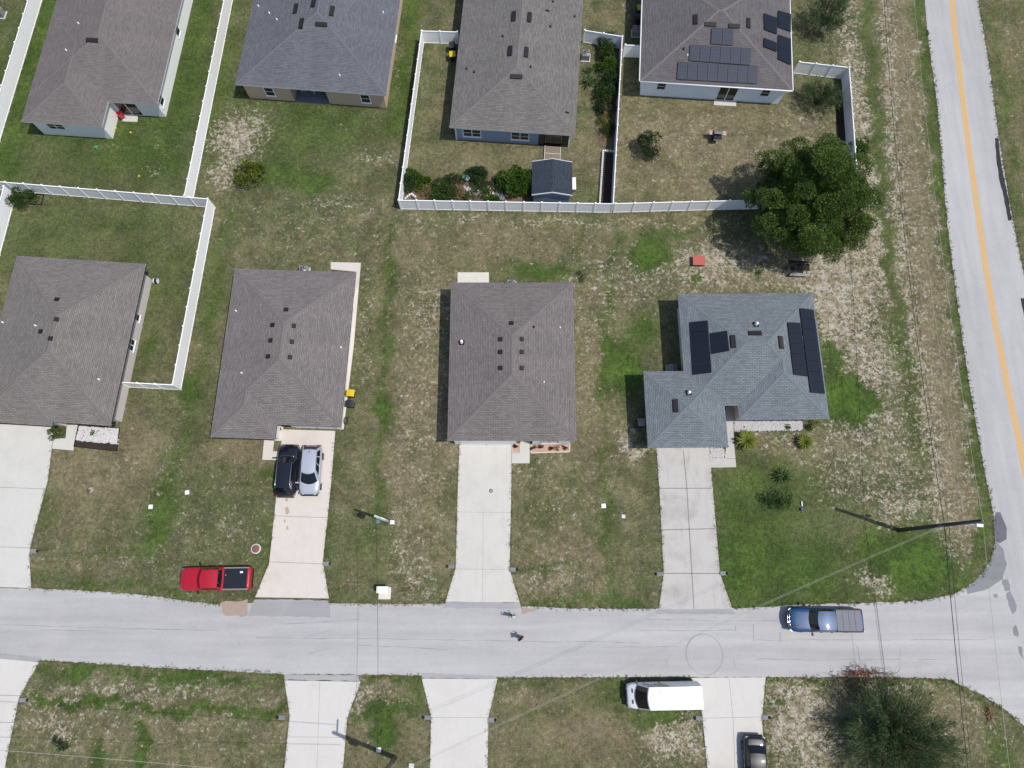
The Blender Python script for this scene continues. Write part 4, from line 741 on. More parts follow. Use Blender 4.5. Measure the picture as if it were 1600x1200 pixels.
# ------------------------------------------------------------------ vehicles
def place(front, rear, z=.7):
    a = G3(*front, z); b = G3(*rear, z); c = (a+b)/2; d = a-b; return (c.x, c.y, 0), math.atan2(d.y, d.x), d.length
def vehicle(name, label, cat, front, rear, W, spec, paint, group='parked cars', z=.7):
    loc, rz, Ln = place(front, rear, z); t = thing(name, label, cat, loc, rz, group); hl = Ln/2
    X = lambda f: hl-f*Ln                     # f = 0 nose, 1 tail
    hw = W/2; st = spec['st']; nm = 12
    def sect(f, wf, zt, zb=.26):
        x = X(f); w_ = hw*wf; mid = zb+(zt-zb)*.55
        hp = [(w_*.86, zb), (w_*.97, zb+.1), (w_, mid*.8), (w_, mid), (w_*.985, zt-.16), (w_*.95, zt-.05), (w_*.88, zt), (w_*.6, zt+.025), (w_*.3, zt+.035), (0, zt+.04)]
        return [(x, y, z_) for y, z_ in hp]+[(x, -y, z_) for y, z_ in hp[:-1][::-1]]
    rows = [sect(*s) for s in st]; mb = MB().grid(rows)
    for r, rev in ((rows[0], 1), (rows[-1], 0)): b = mb.pts(r); ids = list(range(b, b+len(r))); mb.face(ids if rev else ids[::-1])
    body = part('body', mb, MT[paint], t)
    g = spec['gh']; zb, zr = g['zb'], g['zr']; wb, wt = hw*g['wb'], hw*g['wt']; ns = 9
    def arc(f, w_, z_, bow, crown=0): return [Vector((X(f)-bow*(2*k/(ns-1)-1)**2, w_*(1-2*k/(ns-1)), z_+crown*(1-(2*k/(ns-1)-1)**2))) for k in range(ns)]
    A = arc(g['x0'], wb, zb, g.get('bow', .22)); B = arc(g['x1'], wt, zr, g.get('bow', .22)*.6, .03); C = arc(g['x2'], wt, zr-g.get('drop', .03), -g.get('rb', .06), .03); D = arc(g['x3'], wb, zb+g.get('rz', 0), -g.get('rb', .06)*1.5)
    def lerp(P, Q, t_): return [p.lerp(q, t_) for p, q in zip(P, Q)]
    rf = MB(); rr = []
    for k in range(7): q = lerp(B, C, k/6); rr.append([p+Vector((0, 0, .05*math.sin(PI*k/6))) for p in q])
    rf.grid(rr); part('roof', rf, MT[paint], t)
    cab = MB(); cab.grid([A, B], sm=False); cab.grid([C, D], sm=False)
    for sgn, i in ((1, 0), (-1, -1)): cab.grid([[A[i], B[i]], [D[i], C[i]]] if sgn < 0 else [[B[i], A[i]], [C[i], D[i]]], sm=False)
    part('cabin_frame', cab, MT[g.get('frame', paint)], t)
    def glass(nm_, P, Q, u0, u1, v0, v1, off):
        mbg = MB(); rws = []
        for v in (v0, (v0+v1)/2, v1):
            r = lerp(P, Q, v); n = len(r)-1; row = []
            for k in range(ns):
                s_ = (u0+(u1-u0)*k/(ns-1))*n; i = min(int(s_), n-1); row.append(r[i].lerp(r[i+1], s_-i)+Vector(off))
            rws.append(row)
        mbg.grid(rws); return part(nm_, mbg, MT['car_glass'], t)
    glass('windshield', A, B, .05, .95, .04, .93, (.012, 0, .012)); glass('rear_window', D, C, .08, .92, .18 if cat != 'van' else .3, .92, (-.014, 0, .01))
    for sgn, i in ((1, 0), (-1, -1)):
        lo = [A[i].lerp(D[i], k/8) for k in range(9)]; hi = [B[i].lerp(C[i], k/8) for k in range(9)]
        for u0, u1 in g['win']: glass('side_window', lo, hi, u0, u1, .1, .88, (0, sgn*.014, .006))
    zh = spec['zh']; zt_ = spec['zt']
    for sgn in (-1, 1):
        part('headlight', MB().obox((hl-.2, sgn*(hw*.76), zh-.03), (1, -sgn*.5, 0), (sgn*.5, 1, 0), (0, 0, 1), .12, .17, .06), MT['lamp'], t)
        part('tail_light', MB().obox((-hl+.1, sgn*(hw*spec.get('ty', .84)), zt_), (1, sgn*.3, 0), (-sgn*.3, 1, 0), (0, 0, 1), .08, .1, .1), MT['tail'], t)
        mx = X(g['x0']+.035); m = MB().obox((mx, sgn*(hw+.14), zb+.06), (1, 0, 0), (0, 1, 0), (0, 0, 1), .06, .13, .08); m.tube((mx, sgn*hw*.93, zb), (mx, sgn*(hw+.06), zb+.05), .025, n=6); part('mirror', m, MT[spec.get('mirror', paint)], t)
        for wx in spec['wheels']:
            x = X(wx); R_ = spec.get('wr', .34); y = sgn*(hw-.1); wm = MB().lathe((x, y-sgn*.11, R_), [(R_*.62, 0), (R_*.95, .0), (R_, .05), (R_, .17), (R_*.95, .22), (R_*.62, .225)], 24, axis=(0, sgn, 0)); wo = part('wheel', wm, MT['tyre'], t)
            part('rim', MB().lathe((x, y+sgn*.1, R_), [(R_*.6, 0), (R_*.6, .03), (R_*.2, .012), (.03, .03)], 16, axis=(0, sgn, 0)), MT['rim'], wo)
        for dx in spec.get('doors', ()): part('door_handle', MB().obox((X(dx), sgn*(hw+.012), zb-.14), (1, 0, 0), (0, 1, 0), (0, 0, 1), .09, .02, .018), MT[spec.get('mirror', paint)], t)
    for x, s_ in ((hl-.02, 1), (-hl+.02, -1)): part('bumper', MB().obox((x, 0, .48), (1, 0, 0), (0, 1, 0), (0, 0, 1), .08, hw*.78, .1), MT[spec.get('bump', 'dark')], t)
    part('grille', MB().obox((hl-.015, 0, zh-.02), (1, 0, 0), (0, 1, 0), (0, 0, 1), .05, hw*.45, .09), MT['dark'], t)
    for nm_, mb2, m in spec.get('extra', lambda *a: [])(X, hw, Ln): part(nm_, mb2, MT[m], t)
    return t
def pick_extra(cover, capped=True, hood=True, tool=False):
    def f(X, hw, Ln):
        out = []; z = 1.12
        out.append(('bed_cover', MB().box(X(.962), X(.632), -hw*.84, hw*.84, 1.155, 1.185), cover))
        out += [('bed_rail', MB().box(X(.985), X(.625), min(k*hw*.85, k*hw*.94), max(k*hw*.85, k*hw*.94), 1.13, 1.19), 'grey' if cover != 'tonneau_g' else 'dark') for k in (-1, 1)]
        if cover == 'tonneau_g':
            q = MB()
            for k in range(1, 4): x = X(.632+.33*k/4); q.box(x-.012, x+.012, -hw*.83, hw*.83, 1.186, 1.192)
            out.append(('cover_seam', q, 'dark'))
            h = MB()
            for y in (-.34, .34): h.obox((X(.115), y*hw*1.3, 1.09), (1, y*.35, .02), (0, 1, 0), (0, 0, 1), Ln*.085, .02, .012)
            out.append(('hood_crease', h, 'dark')); c = MB()
            c.path([(X(.02), -hw*.8, .82), (X(-.008), -hw*.4, .84), (X(-.014), 0, .84), (X(-.008), hw*.4, .84), (X(.02), hw*.8, .82)], .035, 6); c.path([(X(.03), -hw*.8, .98), (X(.008), -hw*.4, 1.0), (X(.002), 0, 1.0), (X(.008), hw*.4, 1.0), (X(.03), hw*.8, .98)], .03, 6); out.append(('chrome_trim', c, 'chrome'))
        else:
            out.append(('bed_hinge', MB().box(X(.9), X(.86), -hw*.6, -hw*.45, 1.186, 1.2).lathe((X(.66), 0-.3, 1.186), [(.03, 0), (.03, .03)], 8), 'white'))
            out.append(('cab_lamp', MB().box(X(.607), X(.6), -.5, -.42, 1.84, 1.88).box(X(.607), X(.6), .3, .38, 1.84, 1.88), 'lamp'))
        return out
    return f
PICK = dict(st=[(0, .62, .86, .45), (.012, .8, .94, .34), (.04, .93, 1.0), (.1, .99, 1.06), (.27, 1, 1.14), (.6, 1, 1.16), (.62, 1, 1.13), (.9, 1, 1.13), (.975, .99, 1.13), (.99, .96, 1.11, .4), (1, .93, 1.0, .5)],
            gh=dict(x0=.25, x1=.335, x2=.585, x3=.615, zb=1.13, zr=1.82, wb=.93, wt=.76, win=((.1, .5), (.54, .93))), zh=.85, zt=.95, wheels=(.16, .78), wr=.39, doors=(.42, .56), mirror='dark', bump='dark')
vehicle('pickup_truck', 'red pickup truck with black bed cover parked on the grass verge', 'pickup truck', (283.5, 905), (393, 903.5), 1.98, dict(PICK, extra=pick_extra('tonneau_b')), 'p_red')
vehicle('pickup_truck', 'blue pickup truck with flat grey bed cover parked on the street', 'pickup truck', (1231, 968), (1346, 969.5), 1.98, dict(PICK, extra=pick_extra('tonneau_g'), bump='chrome'), 'p_blue')
def rails(X, hw, Ln): return [('roof_rail', MB().path([(X(.36), s*hw*.68, 1.7), (X(.42), s*hw*.68, 1.75), (X(.8), s*hw*.68, 1.75), (X(.86), s*hw*.68, 1.69)], .022, 6), 'chrome') for s in (-1, 1)]+[('hood_trim', MB().path([(X(.245), -hw*.78, 1.06), (X(.225), -hw*.4, 1.1), (X(.22), 0, 1.11), (X(.225), hw*.4, 1.1), (X(.245), hw*.78, 1.06)], .015, 6), 'chrome')]
SUV = dict(ty=.7, st=[(0, .55, .7, .4), (.012, .76, .84, .32), (.05, .9, .94), (.12, .97, 1.0), (.25, 1, 1.06), (.6, 1, 1.08), (.9, .97, 1.04), (.96, .9, 1.0), (.99, .8, .92, .34), (1, .68, .8, .42)],
           gh=dict(x0=.235, x1=.37, x2=.86, x3=.96, zb=1.04, zr=1.66, wb=.9, wt=.7, win=((.12, .38), (.42, .66), (.7, .9))), zh=.78, zt=.98, wheels=(.19, .8), wr=.36, doors=(.45, .64), bump='dark', extra=rails)
vehicle('suv', 'black SUV parked nose to the garage, left of the silver car', 'SUV', (452.5, 695), (444.5, 776), 1.9, SUV, 'p_black', z=.8)
HATCH = dict(ty=.68, st=[(0, .5, .62, .36), (.015, .74, .76, .28), (.06, .9, .86), (.14, .98, .93), (.26, 1, 1.0), (.6, 1, 1.02), (.9, .96, 1.0), (.965, .88, .97), (.99, .78, .9, .34), (1, .66, .78, .42)],
             gh=dict(x0=.2, x1=.41, x2=.885, x3=.985, zb=.98, zr=1.6, wb=.9, wt=.68, bow=.32, frame='p_silver', win=((.14, .4), (.44, .68), (.72, .92))), zh=.72, zt=.95, wheels=(.18, .79), wr=.33, doors=(.48, .66), extra=lambda X, hw, Ln: [('roof_antenna', MB().obox((X(.84), 0, 1.67), (1, 0, 0), (0, 1, 0), (0, 0, 1), .1, .02, .03), 'dark')])
vehicle('hatchback_car', 'silver hatchback parked with its rear to the garage, right of the black SUV', 'car', (482.5, 773.5), (488.5, 696), 1.84, HATCH, 'p_silver', z=.75)
VAN = dict(st=[(0, .58, .8, .4), (.01, .76, .92, .3), (.03, .88, 1.02), (.07, .96, 1.12), (.13, 1, 1.28), (.16, 1, 1.34), (.9, 1, 1.34), (.985, .99, 1.34), (1, .97, 1.3, .35)],
           gh=dict(x0=.1, x1=.245, x2=.985, x3=.995, zb=1.3, zr=2.6, wb=.965, wt=.86, bow=.26, rb=0, drop=0, win=((.04, .16), (.2, .42),)), zh=.86, zt=1.2, wheels=(.16, .8), wr=.35, doors=(.24, .45), mirror='dark',
           extra=lambda X, hw, Ln: [('hood_vent', MB().obox((X(.075), y, 1.2), (1, 0, .55), (0, 1, 0), (-.55, 0, 1), .05, .16, .012), 'dark') for y in (-.42, .42)]+[('roof_antenna', MB().lathe((X(.42), -.45, 2.66), [(.03, 0), (.02, .04), (.005, .12)], 6), 'dark'), ('rear_step', MB().box(X(1.012), X(.995), -.45, .35, .42, .5), 'dark')])
vehicle('van', 'tall white cargo van parked on the verge left of the driveway', 'van', (979, 1087), (1091, 1084.5), 2.02, VAN, 'p_white', z=.8)
SED = dict(ty=.72, st=[(0, .5, .6, .34), (.015, .74, .72, .26), (.06, .9, .8), (.14, .98, .88), (.28, 1, .94), (.6, 1, .98), (.84, .98, 1.0), (.94, .93, .98), (.985, .84, .94, .3), (1, .72, .84, .4)],
           gh=dict(x0=.25, x1=.42, x2=.72, x3=.87, zb=.93, zr=1.43, rz=.04, wb=.88, wt=.66, win=((.12, .48), (.52, .88))), zh=.68, zt=.84, wheels=(.19, .8), wr=.33, doors=(.46, .62))
vehicle('sedan_car', 'dark charcoal sedan at the bottom edge, tail lights facing the street', 'car', (1183, 1238), (1179, 1150), 1.84, SED, 'p_grey', z=.8)
vehicle('sedan_car', 'dark sedan below the frame, only its shadow edge showing on the driveway', 'car', (1146, 1296), (1139, 1208), 1.84, SED, 'p_black', z=.8)

# ------------------------------------------------------------------ trees and shrubs
def big_tree(name, label, px, py, r, h, blobs, mat, n, size, zc):
    c = G(px, py); o = thing(name, label, 'tree', (c[0], c[1], 0)); C, D, t = crown_leaves(blobs, n, size, .45)
    link('crown', leaf_mesh('leaves', C, D, size, .6, t, MT[mat]), o)
    mb = MB(); mb.path([(0, 0, -.1), (.1, .05, 1.2), (0, 0, 2.4), (.1, .1, h*.5)], [.38, .3, .26, .18], 10)
    for q in blobs[::2]:
        e = Vector(q[:3]); m = Vector((e.x*.45, e.y*.45, 1.8+(e.z-1.8)*.5)); mb.path([(0, 0, 1.7), m, e], [.16, .09, .03], 6)
    part('trunk', mb, MT['bark'], o)
random.seed(11)
bl = []
for dx, dy, r_, z in ((-4.4, 4.0, 1.7, 3.6), (-2.2, 5.0, 1.6, 3.8), (1.0, 5.4, 1.5, 3.6), (2.6, 4.8, 1.3, 3.2), (-5.6, 1.0, 1.3, 3.0), (-4.6, -.8, 1.7, 4.2), (-5.2, -3.0, 1.4, 3.6), (-3.6, -5.0, 1.5, 3.6), (-2.6, -1.8, 2.0, 5.6), (-1.8, 1.8, 2.0, 5.8), (.6, 3.0, 1.9, 5.2), (.2, .2, 2.2, 6.6), (.6, -2.6, 1.9, 5.8), (-1.0, -5.2, 1.8, 4.4), (1.4, -5.8, 1.5, 3.6), (3.0, -4.6, 1.4, 3.6), (3.2, 1.6, 1.9, 5.0), (3.0, -1.2, 1.9, 5.2), (4.9, -.6, 1.3, 3.8), (4.7, 2.2, 1.3, 3.4), (4.9, -3.0, 1.3, 3.2), (4.2, -3.6, 1.4, 3.8), (-3.4, 2.6, 1.8, 4.8), (4.6, 3.8, 1.1, 2.8)):
    for k in range(4): bl.append((dx+random.uniform(-1, 1)*r_*.65, dy+random.uniform(-1, 1)*r_*.65, z+random.uniform(-.5, .55)*r_, r_*random.uniform(.42, .72)))
for k in range(190):
    a = random.uniform(0, 2*PI); q = 5.7*math.sqrt(random.random()); bl.append((q*math.cos(a)-.2, q*math.sin(a), 5.3-q*.4+random.uniform(-.9, .5), random.uniform(.45, .85)))
big_tree('oak_tree', 'big dark green oak spreading over the white fence corner', 1235, 353, 6, 10, [(x*.86+.2, y*.87, z*1.32+.4, r*.92) for x, y, z, r in bl], 'leaf_oak', 150000, .15, 4)
plant('shrub', 'bright green shrub on the verge just outside the fence by the oak', 'shrub', 1337, 245, 1.5, 2.2, 'leaf_bright', 3000, .15, nb=16, sq=.75)
random.seed(5)
plant('feathery_tree', 'large feathery dark green tree at the bottom right corner lot', 'tree', 1384, 1148, 4.6, 6.2, 'leaf_feather', 20000, .42, .09, 150, .5, 'feather', trunk=.05)
plant('feathery_shrub', 'tall feathery shrub at the top beside the solar roof house', 'shrub', 1283, 42, 2.6, 4.2, 'leaf_feather', 7000, .26, .18, 60, .3, 'feather', trunk=.03)
plant('feathery_shrub', 'feathery shrub in the fence corner behind the barbecue yard house', 'shrub', 1274, 164, 2.3, 2.8, 'leaf_feather', 5000, .24, .2, 50, .3, 'feather', trunk=.03)
plant('round_shrub', 'round dark green shrub alone in the barbecue yard near the fence', 'shrub', 1010, 236, 1.35, 2.3, 'leaf_dark', 3200, .15, nb=22, lump=.38)
plant('citrus_bush', 'yellow green bush beside the sandy patch behind the tan house', 'shrub', 393, 279, 1.45, 1.7, 'leaf_lime', 900, .3, .5, 16)
plant('shrub', 'dark green shrub against the white fence in the left yard corner', 'shrub', 39, 311, 1.35, 1.8, 'leaf_mid', 2600, .15, nb=18)
plant('shrub', 'small round shrub in the bed beside the leftmost driveway', 'shrub', 90, 678, .62, .8, 'leaf_bright', 900, .1, nb=9)
G1 = 'shrubs in the fenced garden bed'
for lab, px, py, r, h, m, n, sz in (
    ('bushy green plant in the garden corner above the white lattice', 643, 286, 1.15, 1.1, 'leaf_mid', 1500, .2), ('second bright clump right of the garden corner plant', 660, 289, .8, .8, 'leaf_bright', 700, .18),
    ('brown dried plant mound near the garden lattice', 668, 305, .8, .6, 'leaf_tan', 500, .12), ('dense green shrub left of centre in the garden bed', 694, 301, 1.25, 1.2, 'leaf_mid', 1900, .16), ('low green shrub against the fence in the garden bed', 684, 308, .9, .8, 'leaf_bright', 700, .14),
    ('green plant between the dense shrub and the blue pots', 711, 288, .85, .8, 'leaf_dark', 800, .14), ('upright dark green bush right of the blue pots', 745, 277, .95, 1.6, 'leaf_dark', 1500, .14), ('straw coloured grass tuft in the middle of the garden bed', 714, 304, .7, .6, 'leaf_tan', 500, .16),
    ('grey green low plant by the pale stones of the garden bed', 742, 300, .8, .5, 'leaf_feather', 500, .12), ('loose green plant behind the pale stones in the bed', 756, 292, .8, .7, 'leaf_mid', 600, .14), ('low bright plant at the fence left of the pot', 768, 309, .75, .7, 'leaf_bright', 600, .18),
    ('dark green plant left of the tall garden bush', 783, 294, .8, .8, 'leaf_dark', 800, .14), ('tallest leafy bush of the garden left of the shed', 808, 288, 1.45, 2.3, 'leaf_bright', 2600, .22), ('small plant near the fence under the shed eaves', 728, 312, .5, .4, 'leaf_mid', 250, .12)):
    plant('garden_shrub', lab, 'shrub', px, py, r*1.12, h, m, int(n*1.7), sz, nb=16, group=G1)
G2 = 'shrubs in the side bed of the pale blue house'
for lab, px, py, r, h, m, n, sz in (
    ('pale leafy plant at the top of the side garden bed', 945, 72, .9, 1.5, 'leaf_feather', 900, .2), ('mid green shrub in the side bed beside the air conditioner', 950, 92, 1.1, 1.3, 'leaf_mid', 1500, .15), ('wide green shrub in the side bed below the first two', 951, 112, 1.15, 1.4, 'leaf_bright', 1500, .15),
    ('dense dark shrub in the middle of the side bed', 948, 133, 1.25, 1.5, 'leaf_dark', 1900, .15), ('green shrub in the side bed above the narrow end', 948, 154, 1.2, 1.3, 'leaf_mid', 1500, .16), ('dark shrub at the lower end of the thick planting', 946, 173, .9, 1.0, 'leaf_dark', 900, .14),
    ('small yellowish plant in the side bed below the thick planting', 943, 193, .7, .7, 'leaf_lime', 400, .12), ('low green plant in the side bed above the lattice border', 945, 211, .7, .6, 'leaf_mid', 400, .12), ('dark low plant at the foot of the side bed fence', 952, 203, .6, .7, 'leaf_dark', 400, .12)):
    plant('garden_shrub', lab, 'shrub', px, py, r*1.1, h, m, int(n*1.7), sz, nb=15, group=G2)
plant('sago_palm', 'spiky green palm between the air conditioner and side bed', 'palm', 920, 131, 1.0, .6, 'leaf_mid', 0, .12, nb=26, style='palm')
plant('sago_palm', 'small sparse palm just above the larger one by the side bed', 'palm', 919, 113, .7, .5, 'leaf_dark', 0, .1, nb=14, style='palm')
plant('sago_palm', 'large bright sago palm left of the walk in the corner house front', 'palm', 1163.5, 690, 1.0, .7, 'leaf_palm', 0, .13, nb=110, style='palm')
plant('sago_palm', 'bright sago palm right of the bigger one in front of the corner house', 'palm', 1254.5, 692, .8, .65, 'leaf_palm', 0, .12, nb=90, style='palm')
plant('sago_palm', 'dark spiky palm standing in the grass of the corner house front yard', 'palm', 1222, 745, .95, .7, 'leaf_mid', 0, .09, nb=40, style='palm')
plant('small_tree', 'thin olive green young tree on the corner house front lawn', 'tree', 1211, 783, 1.1, 2.6, 'leaf_mid', 1500, .13, nb=26, lump=.3)
plant('shrub', 'small shrub at the right end of the white rock bed', 'shrub', 1266, 664, .5, .6, 'leaf_bright', 300, .12, nb=6)
plant('shrub', 'tiny green plant in the middle of the white rock bed', 'shrub', 1228, 668, .4, .35, 'leaf_bright', 120, .12, nb=5)
plant('shrub', 'tiny green plant in the rock bed of the leftmost house', 'shrub', 147, 677, .3, .3, 'leaf_bright', 120, .1, nb=5)
plant('weed_clump', 'dark weed clump in the sandy lawn at the bottom left', 'plant', 97, 1160, .75, .5, 'leaf_dark', 260, .16, nb=7)
plant('weed_clump', 'green weed clump on the grass beside the walkway of the brown plants house', 'plant', 908, 432, .5, .3, 'leaf_mid', 160, .12, nb=5)
plant('weed_clump', 'yellow green weed on the sand left of the bench under the oak', 'plant', 1186, 425, .4, .3, 'leaf_lime', 160, .12, nb=5)
G3_ = 'small plants in the front planters of the centre house'
for i, (px, py, m, lab) in enumerate(((806, 699.5, 'leaf_red', 'dark red plant alone in the square planter beside the walkway'), (834, 700, 'leaf_mid', 'greenish plant at the left end of the long planter'), (845, 700, 'leaf_red', 'red plant second from left in the long planter'), (859, 700, 'leaf_red', 'red plant in the middle of the long planter'), (870, 700, 'leaf_tan', 'pale straw plant between two red ones in the long planter'), (882, 699, 'leaf_red', 'red plant at the right end of the long planter'))):
    plant('planter_plant', lab, 'plant', px, py, .24, .3, m, 160, .1, nb=5, group=G3_, trunk=.02)

# beds: kerbs, rock, mulch, soil
def bed(name, label, pts, fill, kerb='curb', kz=.12, kw=.08, closed=True):
    P = poly(pts); t = thing(name, label, 'flower bed', (P[0][0], P[0][1], 0)); q = [(x-P[0][0], y-P[0][1]) for x, y in P]
    if fill: part('fill', MB().prism(q, -.02, .045), MT[fill], t)
    if kerb:
        n = len(q)
        for i in range(n if closed else n-1):
            a = Vector(q[i]).to_3d(); b = Vector(q[(i+1) % n]).to_3d(); d = (b-a); L = d.length; d.normalize(); nn = Vector((-d.y, d.x, 0)); part('kerb', MB().obox((a+b)/2+Vector((0, 0, kz/2-.01+.001*i)), d, nn, (0, 0, 1), L/2, kw/2, kz/2), MT[kerb], t)
    return t
bed('rock_bed', 'white rock bed with dark edging under the front window of the leftmost house', [(123, 664.5), (187, 669), (183, 705), (116, 698)], 'mulch', 'dark', .1, .06, True)
bed('rock_bed', 'long white rock bed in front of the corner house', [(1146, 657.5), (1254, 657.5), (1254, 673), (1146, 675)], 'mulch', None)
bed('rock_bed', 'small square of white rock beside the stained driveway', [(1108.5, 699.5), (1132, 699), (1132, 716), (1109.5, 716.5)], 'mulch', None)
bed('planter_bed', 'long planter with tan mulch and pale kerb before the centre house', [(829.5, 693.5), (890, 693), (890, 706), (829.5, 708)], 'mulch_red')
bed('planter_bed', 'square planter with tan mulch between walkway and driveway', [(800.5, 694), (812.5, 694), (812.5, 707), (800.5, 707)], 'mulch_red', 'curb', .1, .05)
bed('garden_bed', 'dark soil strip enclosed by white lattice beside the fence', [(941, 238), (958, 240), (954, 330), (934, 328)], 'mulch', None)
bed('garden_bed', 'brown soil bed along the fence holding the garden shrubs', [(637, 268), (664, 272), (690, 286), (722, 272), (760, 274), (800, 268), (828, 278), (826, 322), (632, 323)], 'soil', None)
bed('garden_bed', 'planted soil strip running down beside the middle fence', [(938, 78), (966, 80), (959, 232), (936, 228)], 'soil', None)
bed('garden_bed', 'square bed with dark edging right of the corner shrub', [(50, 303.5), (69, 304.5), (65, 320), (46, 319)], None, 'dark', .1, .07)
bed('soil_patch', 'planting patch of dark brown soil behind the fence of the oak yard', [(1305, 150), (1317, 150), (1324, 228), (1308, 228)], 'mulch', None)
def rocks(name, pts, n, s0, s1, m='rock', z=.05, keep=1.0):
    P = poly(pts); xs = [p[0] for p in P]; ys = [p[1] for p in P]; mb = MB()
    def inside(x, y):
        c = False
        for i in range(len(P)):
            (x1, y1), (x2, y2) = P[i], P[i-1]
            if (y1 > y) != (y2 > y) and x < (x2-x1)*(y-y1)/(y2-y1)+x1: c = not c
        return c
    k = 0
    while k < n:
        x, y = random.uniform(min(xs), max(xs)), random.uniform(min(ys), max(ys))
        if not inside(x, y): continue
        k += 1; s_ = random.uniform(s0, s1); a = random.uniform(0, PI); b = mb.pts([(x+s_*math.cos(a+q*PI/2.5)*random.uniform(.7, 1.1), y+s_*math.sin(a+q*PI/2.5)*random.uniform(.7, 1.1), z-.02) for q in range(5)]+[(x+random.uniform(-.3, .3)*s_, y+random.uniform(-.3, .3)*s_, z+s_*random.uniform(.5, .9))])
        for q in range(5): mb.face([b+q, b+(q+1) % 5, b+5])
    o = link(name, mb.mesh(name, MT[m])); o['kind'] = 'stuff'; tag(o, {'white_rocks': 'loose white rocks filling the front beds', 'garden_stones': 'pale stones scattered in the garden bed'}.get(name, 'loose stones'), 'rocks')
rocks('white_rocks', [(124, 666), (186, 670), (184, 694), (119, 688)], 1500, .05, .13)
rocks('white_rocks', [(1147, 658), (1253, 658), (1253, 672), (1147, 674)], 2600, .05, .12); rocks('white_rocks', [(1109, 700), (1131, 700), (1131, 715), (1110, 715)], 520, .05, .11)
rocks('garden_stones', [(722, 290), (760, 290), (790, 300), (786, 308), (735, 306)], 110, .08, .2)

# ------------------------------------------------------------------ poles and cables
def pole_thing(name, label, px, py, h, r, m, lean=(0, 0)):
    c = G(px, py); t = thing(name, label, 'utility pole', (c[0], c[1], 0), 0, 'utility poles')
    part('pole', MB().path([(0, 0, -.3), (lean[0]*.5, lean[1]*.5, h*.5), (lean[0], lean[1], h)], [r, r*.85, r*.68], 14), MT[m], t); return t, Vector((c[0], c[1], 0))
tA, cA = pole_thing('utility_pole', 'tall dark wooden pole with street light arm near the road corner', 1404, 828.5, 11.5, .19, 'pole')
hd = G3(1531, 821, 8.9)-cA
la = MB().path([(0, 0, 8.1), (hd.x*.4, hd.y*.4, 8.75), (hd.x*.85, hd.y*.85, 8.95)], .035, 8)
arm = part('light_arm', la, MT['metal'], tA); part('street_lamp', MB().obox(hd, (1, hd.y/hd.x, 0), (-hd.y/hd.x, 1, 0), (0, 0, 1), .26, .11, .06).obox(hd+Vector((-.05, 0, -.08)), (1, 0, 0), (0, 1, 0), (0, 0, 1), .2, .1, .05), MT['white'], arm)
part('insulator', MB().lathe((0, 0, 11.5), [(.05, 0), (.08, .08), (.05, .14), (.07, .2), (.03, .26)], 10), MT['grey'], tA)
part('bracket', MB().box(-.3, .3, -.04, .04, 6.7, 6.8).box(-.03, .5, -.03, .03, 7.6, 7.66), MT['metal'], tA); part('service_box', MB().box(.16, .36, -.12, .12, 1.4, 1.9), MT['grey'], tA)
tB, cB = pole_thing('utility_pole', 'short pale concrete pole with grey transformer on the grass strip', 609, 816, 7.0, .14, 'pole_c')
part('transformer', MB().lathe((-.02, -.33, 5.2), [(.2, 0), (.24, .04), (.24, .78), (.2, .84), (.06, .88)], 18), simple('transformer_green', (98, 122, 122), .5), tB); part('base_box', MB().box(.1, .46, -.2, .14, 0, .45), MT['white'], tB)
part('riser_pipe', MB().tube((.17, 0, 0), (.13, .03, 5.0), .04, .04, 8), MT['white'], tB)
tC, cC = pole_thing('utility_pole', 'wooden pole at the bottom edge throwing a long shadow on a driveway', 617, 1184, 11.2, .2, 'wood', (-.05, .1))
part('transformer', MB().lathe((-.42, .1, 6.2), [(.2, 0), (.26, .04), (.26, .85), (.22, .92), (.06, .96)], 18), MT['metal'], tC); part('crossarm', MB().box(-.05, .05, .12, 1.2, 10.6, 10.7), MT['wood'], tC)
def cable(label, a, b, sag, r, m, group='overhead cables', name='overhead_cable'):
    a, b = Vector(a), Vector(b); P = [a.lerp(b, i/28)-Vector((0, 0, 4*sag*(i/28)*(1-i/28))) for i in range(29)]
    mb = MB().path([p-a for p in P], r, 6); o = link(name, mb.mesh('cable', MT[m]), loc=a); tag(o, label, 'cable', group)
nA = Vector((37.6, 66, 0)); sA = Vector((33.2, -52, 0))
cable('thick black cable bundle running up beside the avenue from the tall pole', cA+Vector((.15, 0, 6.7)), nA+Vector((0, 0, 6.9)), 1.5, .024, 'wire')
cable('thick black cable bundle crossing the side street below the tall pole', cA+Vector((.15, 0, 6.7)), sA+Vector((0, 0, 6.9)), 1.3, .03, 'wire')
cable('second black cable beside the thick bundle up the avenue verge', cA+Vector((.2, 0, 7.2)), nA+Vector((0, 0, 7.4)), 1.6, .014, 'wire'); cable('second black cable beside the bundle crossing the side street', cA+Vector((.2, 0, 7.2)), sA+Vector((0, 0, 7.4)), 1.4, .016, 'wire')
cable('thin pale topmost cable running up along the avenue edge', cA+Vector((0, 0, 11.7)), nA+Vector((0, 0, 11.6)), 1.2, .012, 'wire_l'); cable('thin topmost cable crossing the street at the right', cA+Vector((0, 0, 11.7)), sA+Vector((0, 0, 11.6)), 1.2, .014, 'wire_l')
cable('thin pale cable just left of the topmost avenue cable', cA+Vector((0, 0, 9.6)), nA+Vector((0, 0, 9.6)), 1.2, .01, 'wire_l')
cable('upper pale cable sloping from tall pole across the street to the bottom pole', cA+Vector((0, 0, 7.2)), cC+Vector((0, .1, 7.6)), 1.1, .009, 'wire_l'); cable('lower pale cable sloping from tall pole across the street to the bottom pole', cA+Vector((0, 0, 6.6)), cC+Vector((0, .1, 7.0)), 1.1, .009, 'wire_l')
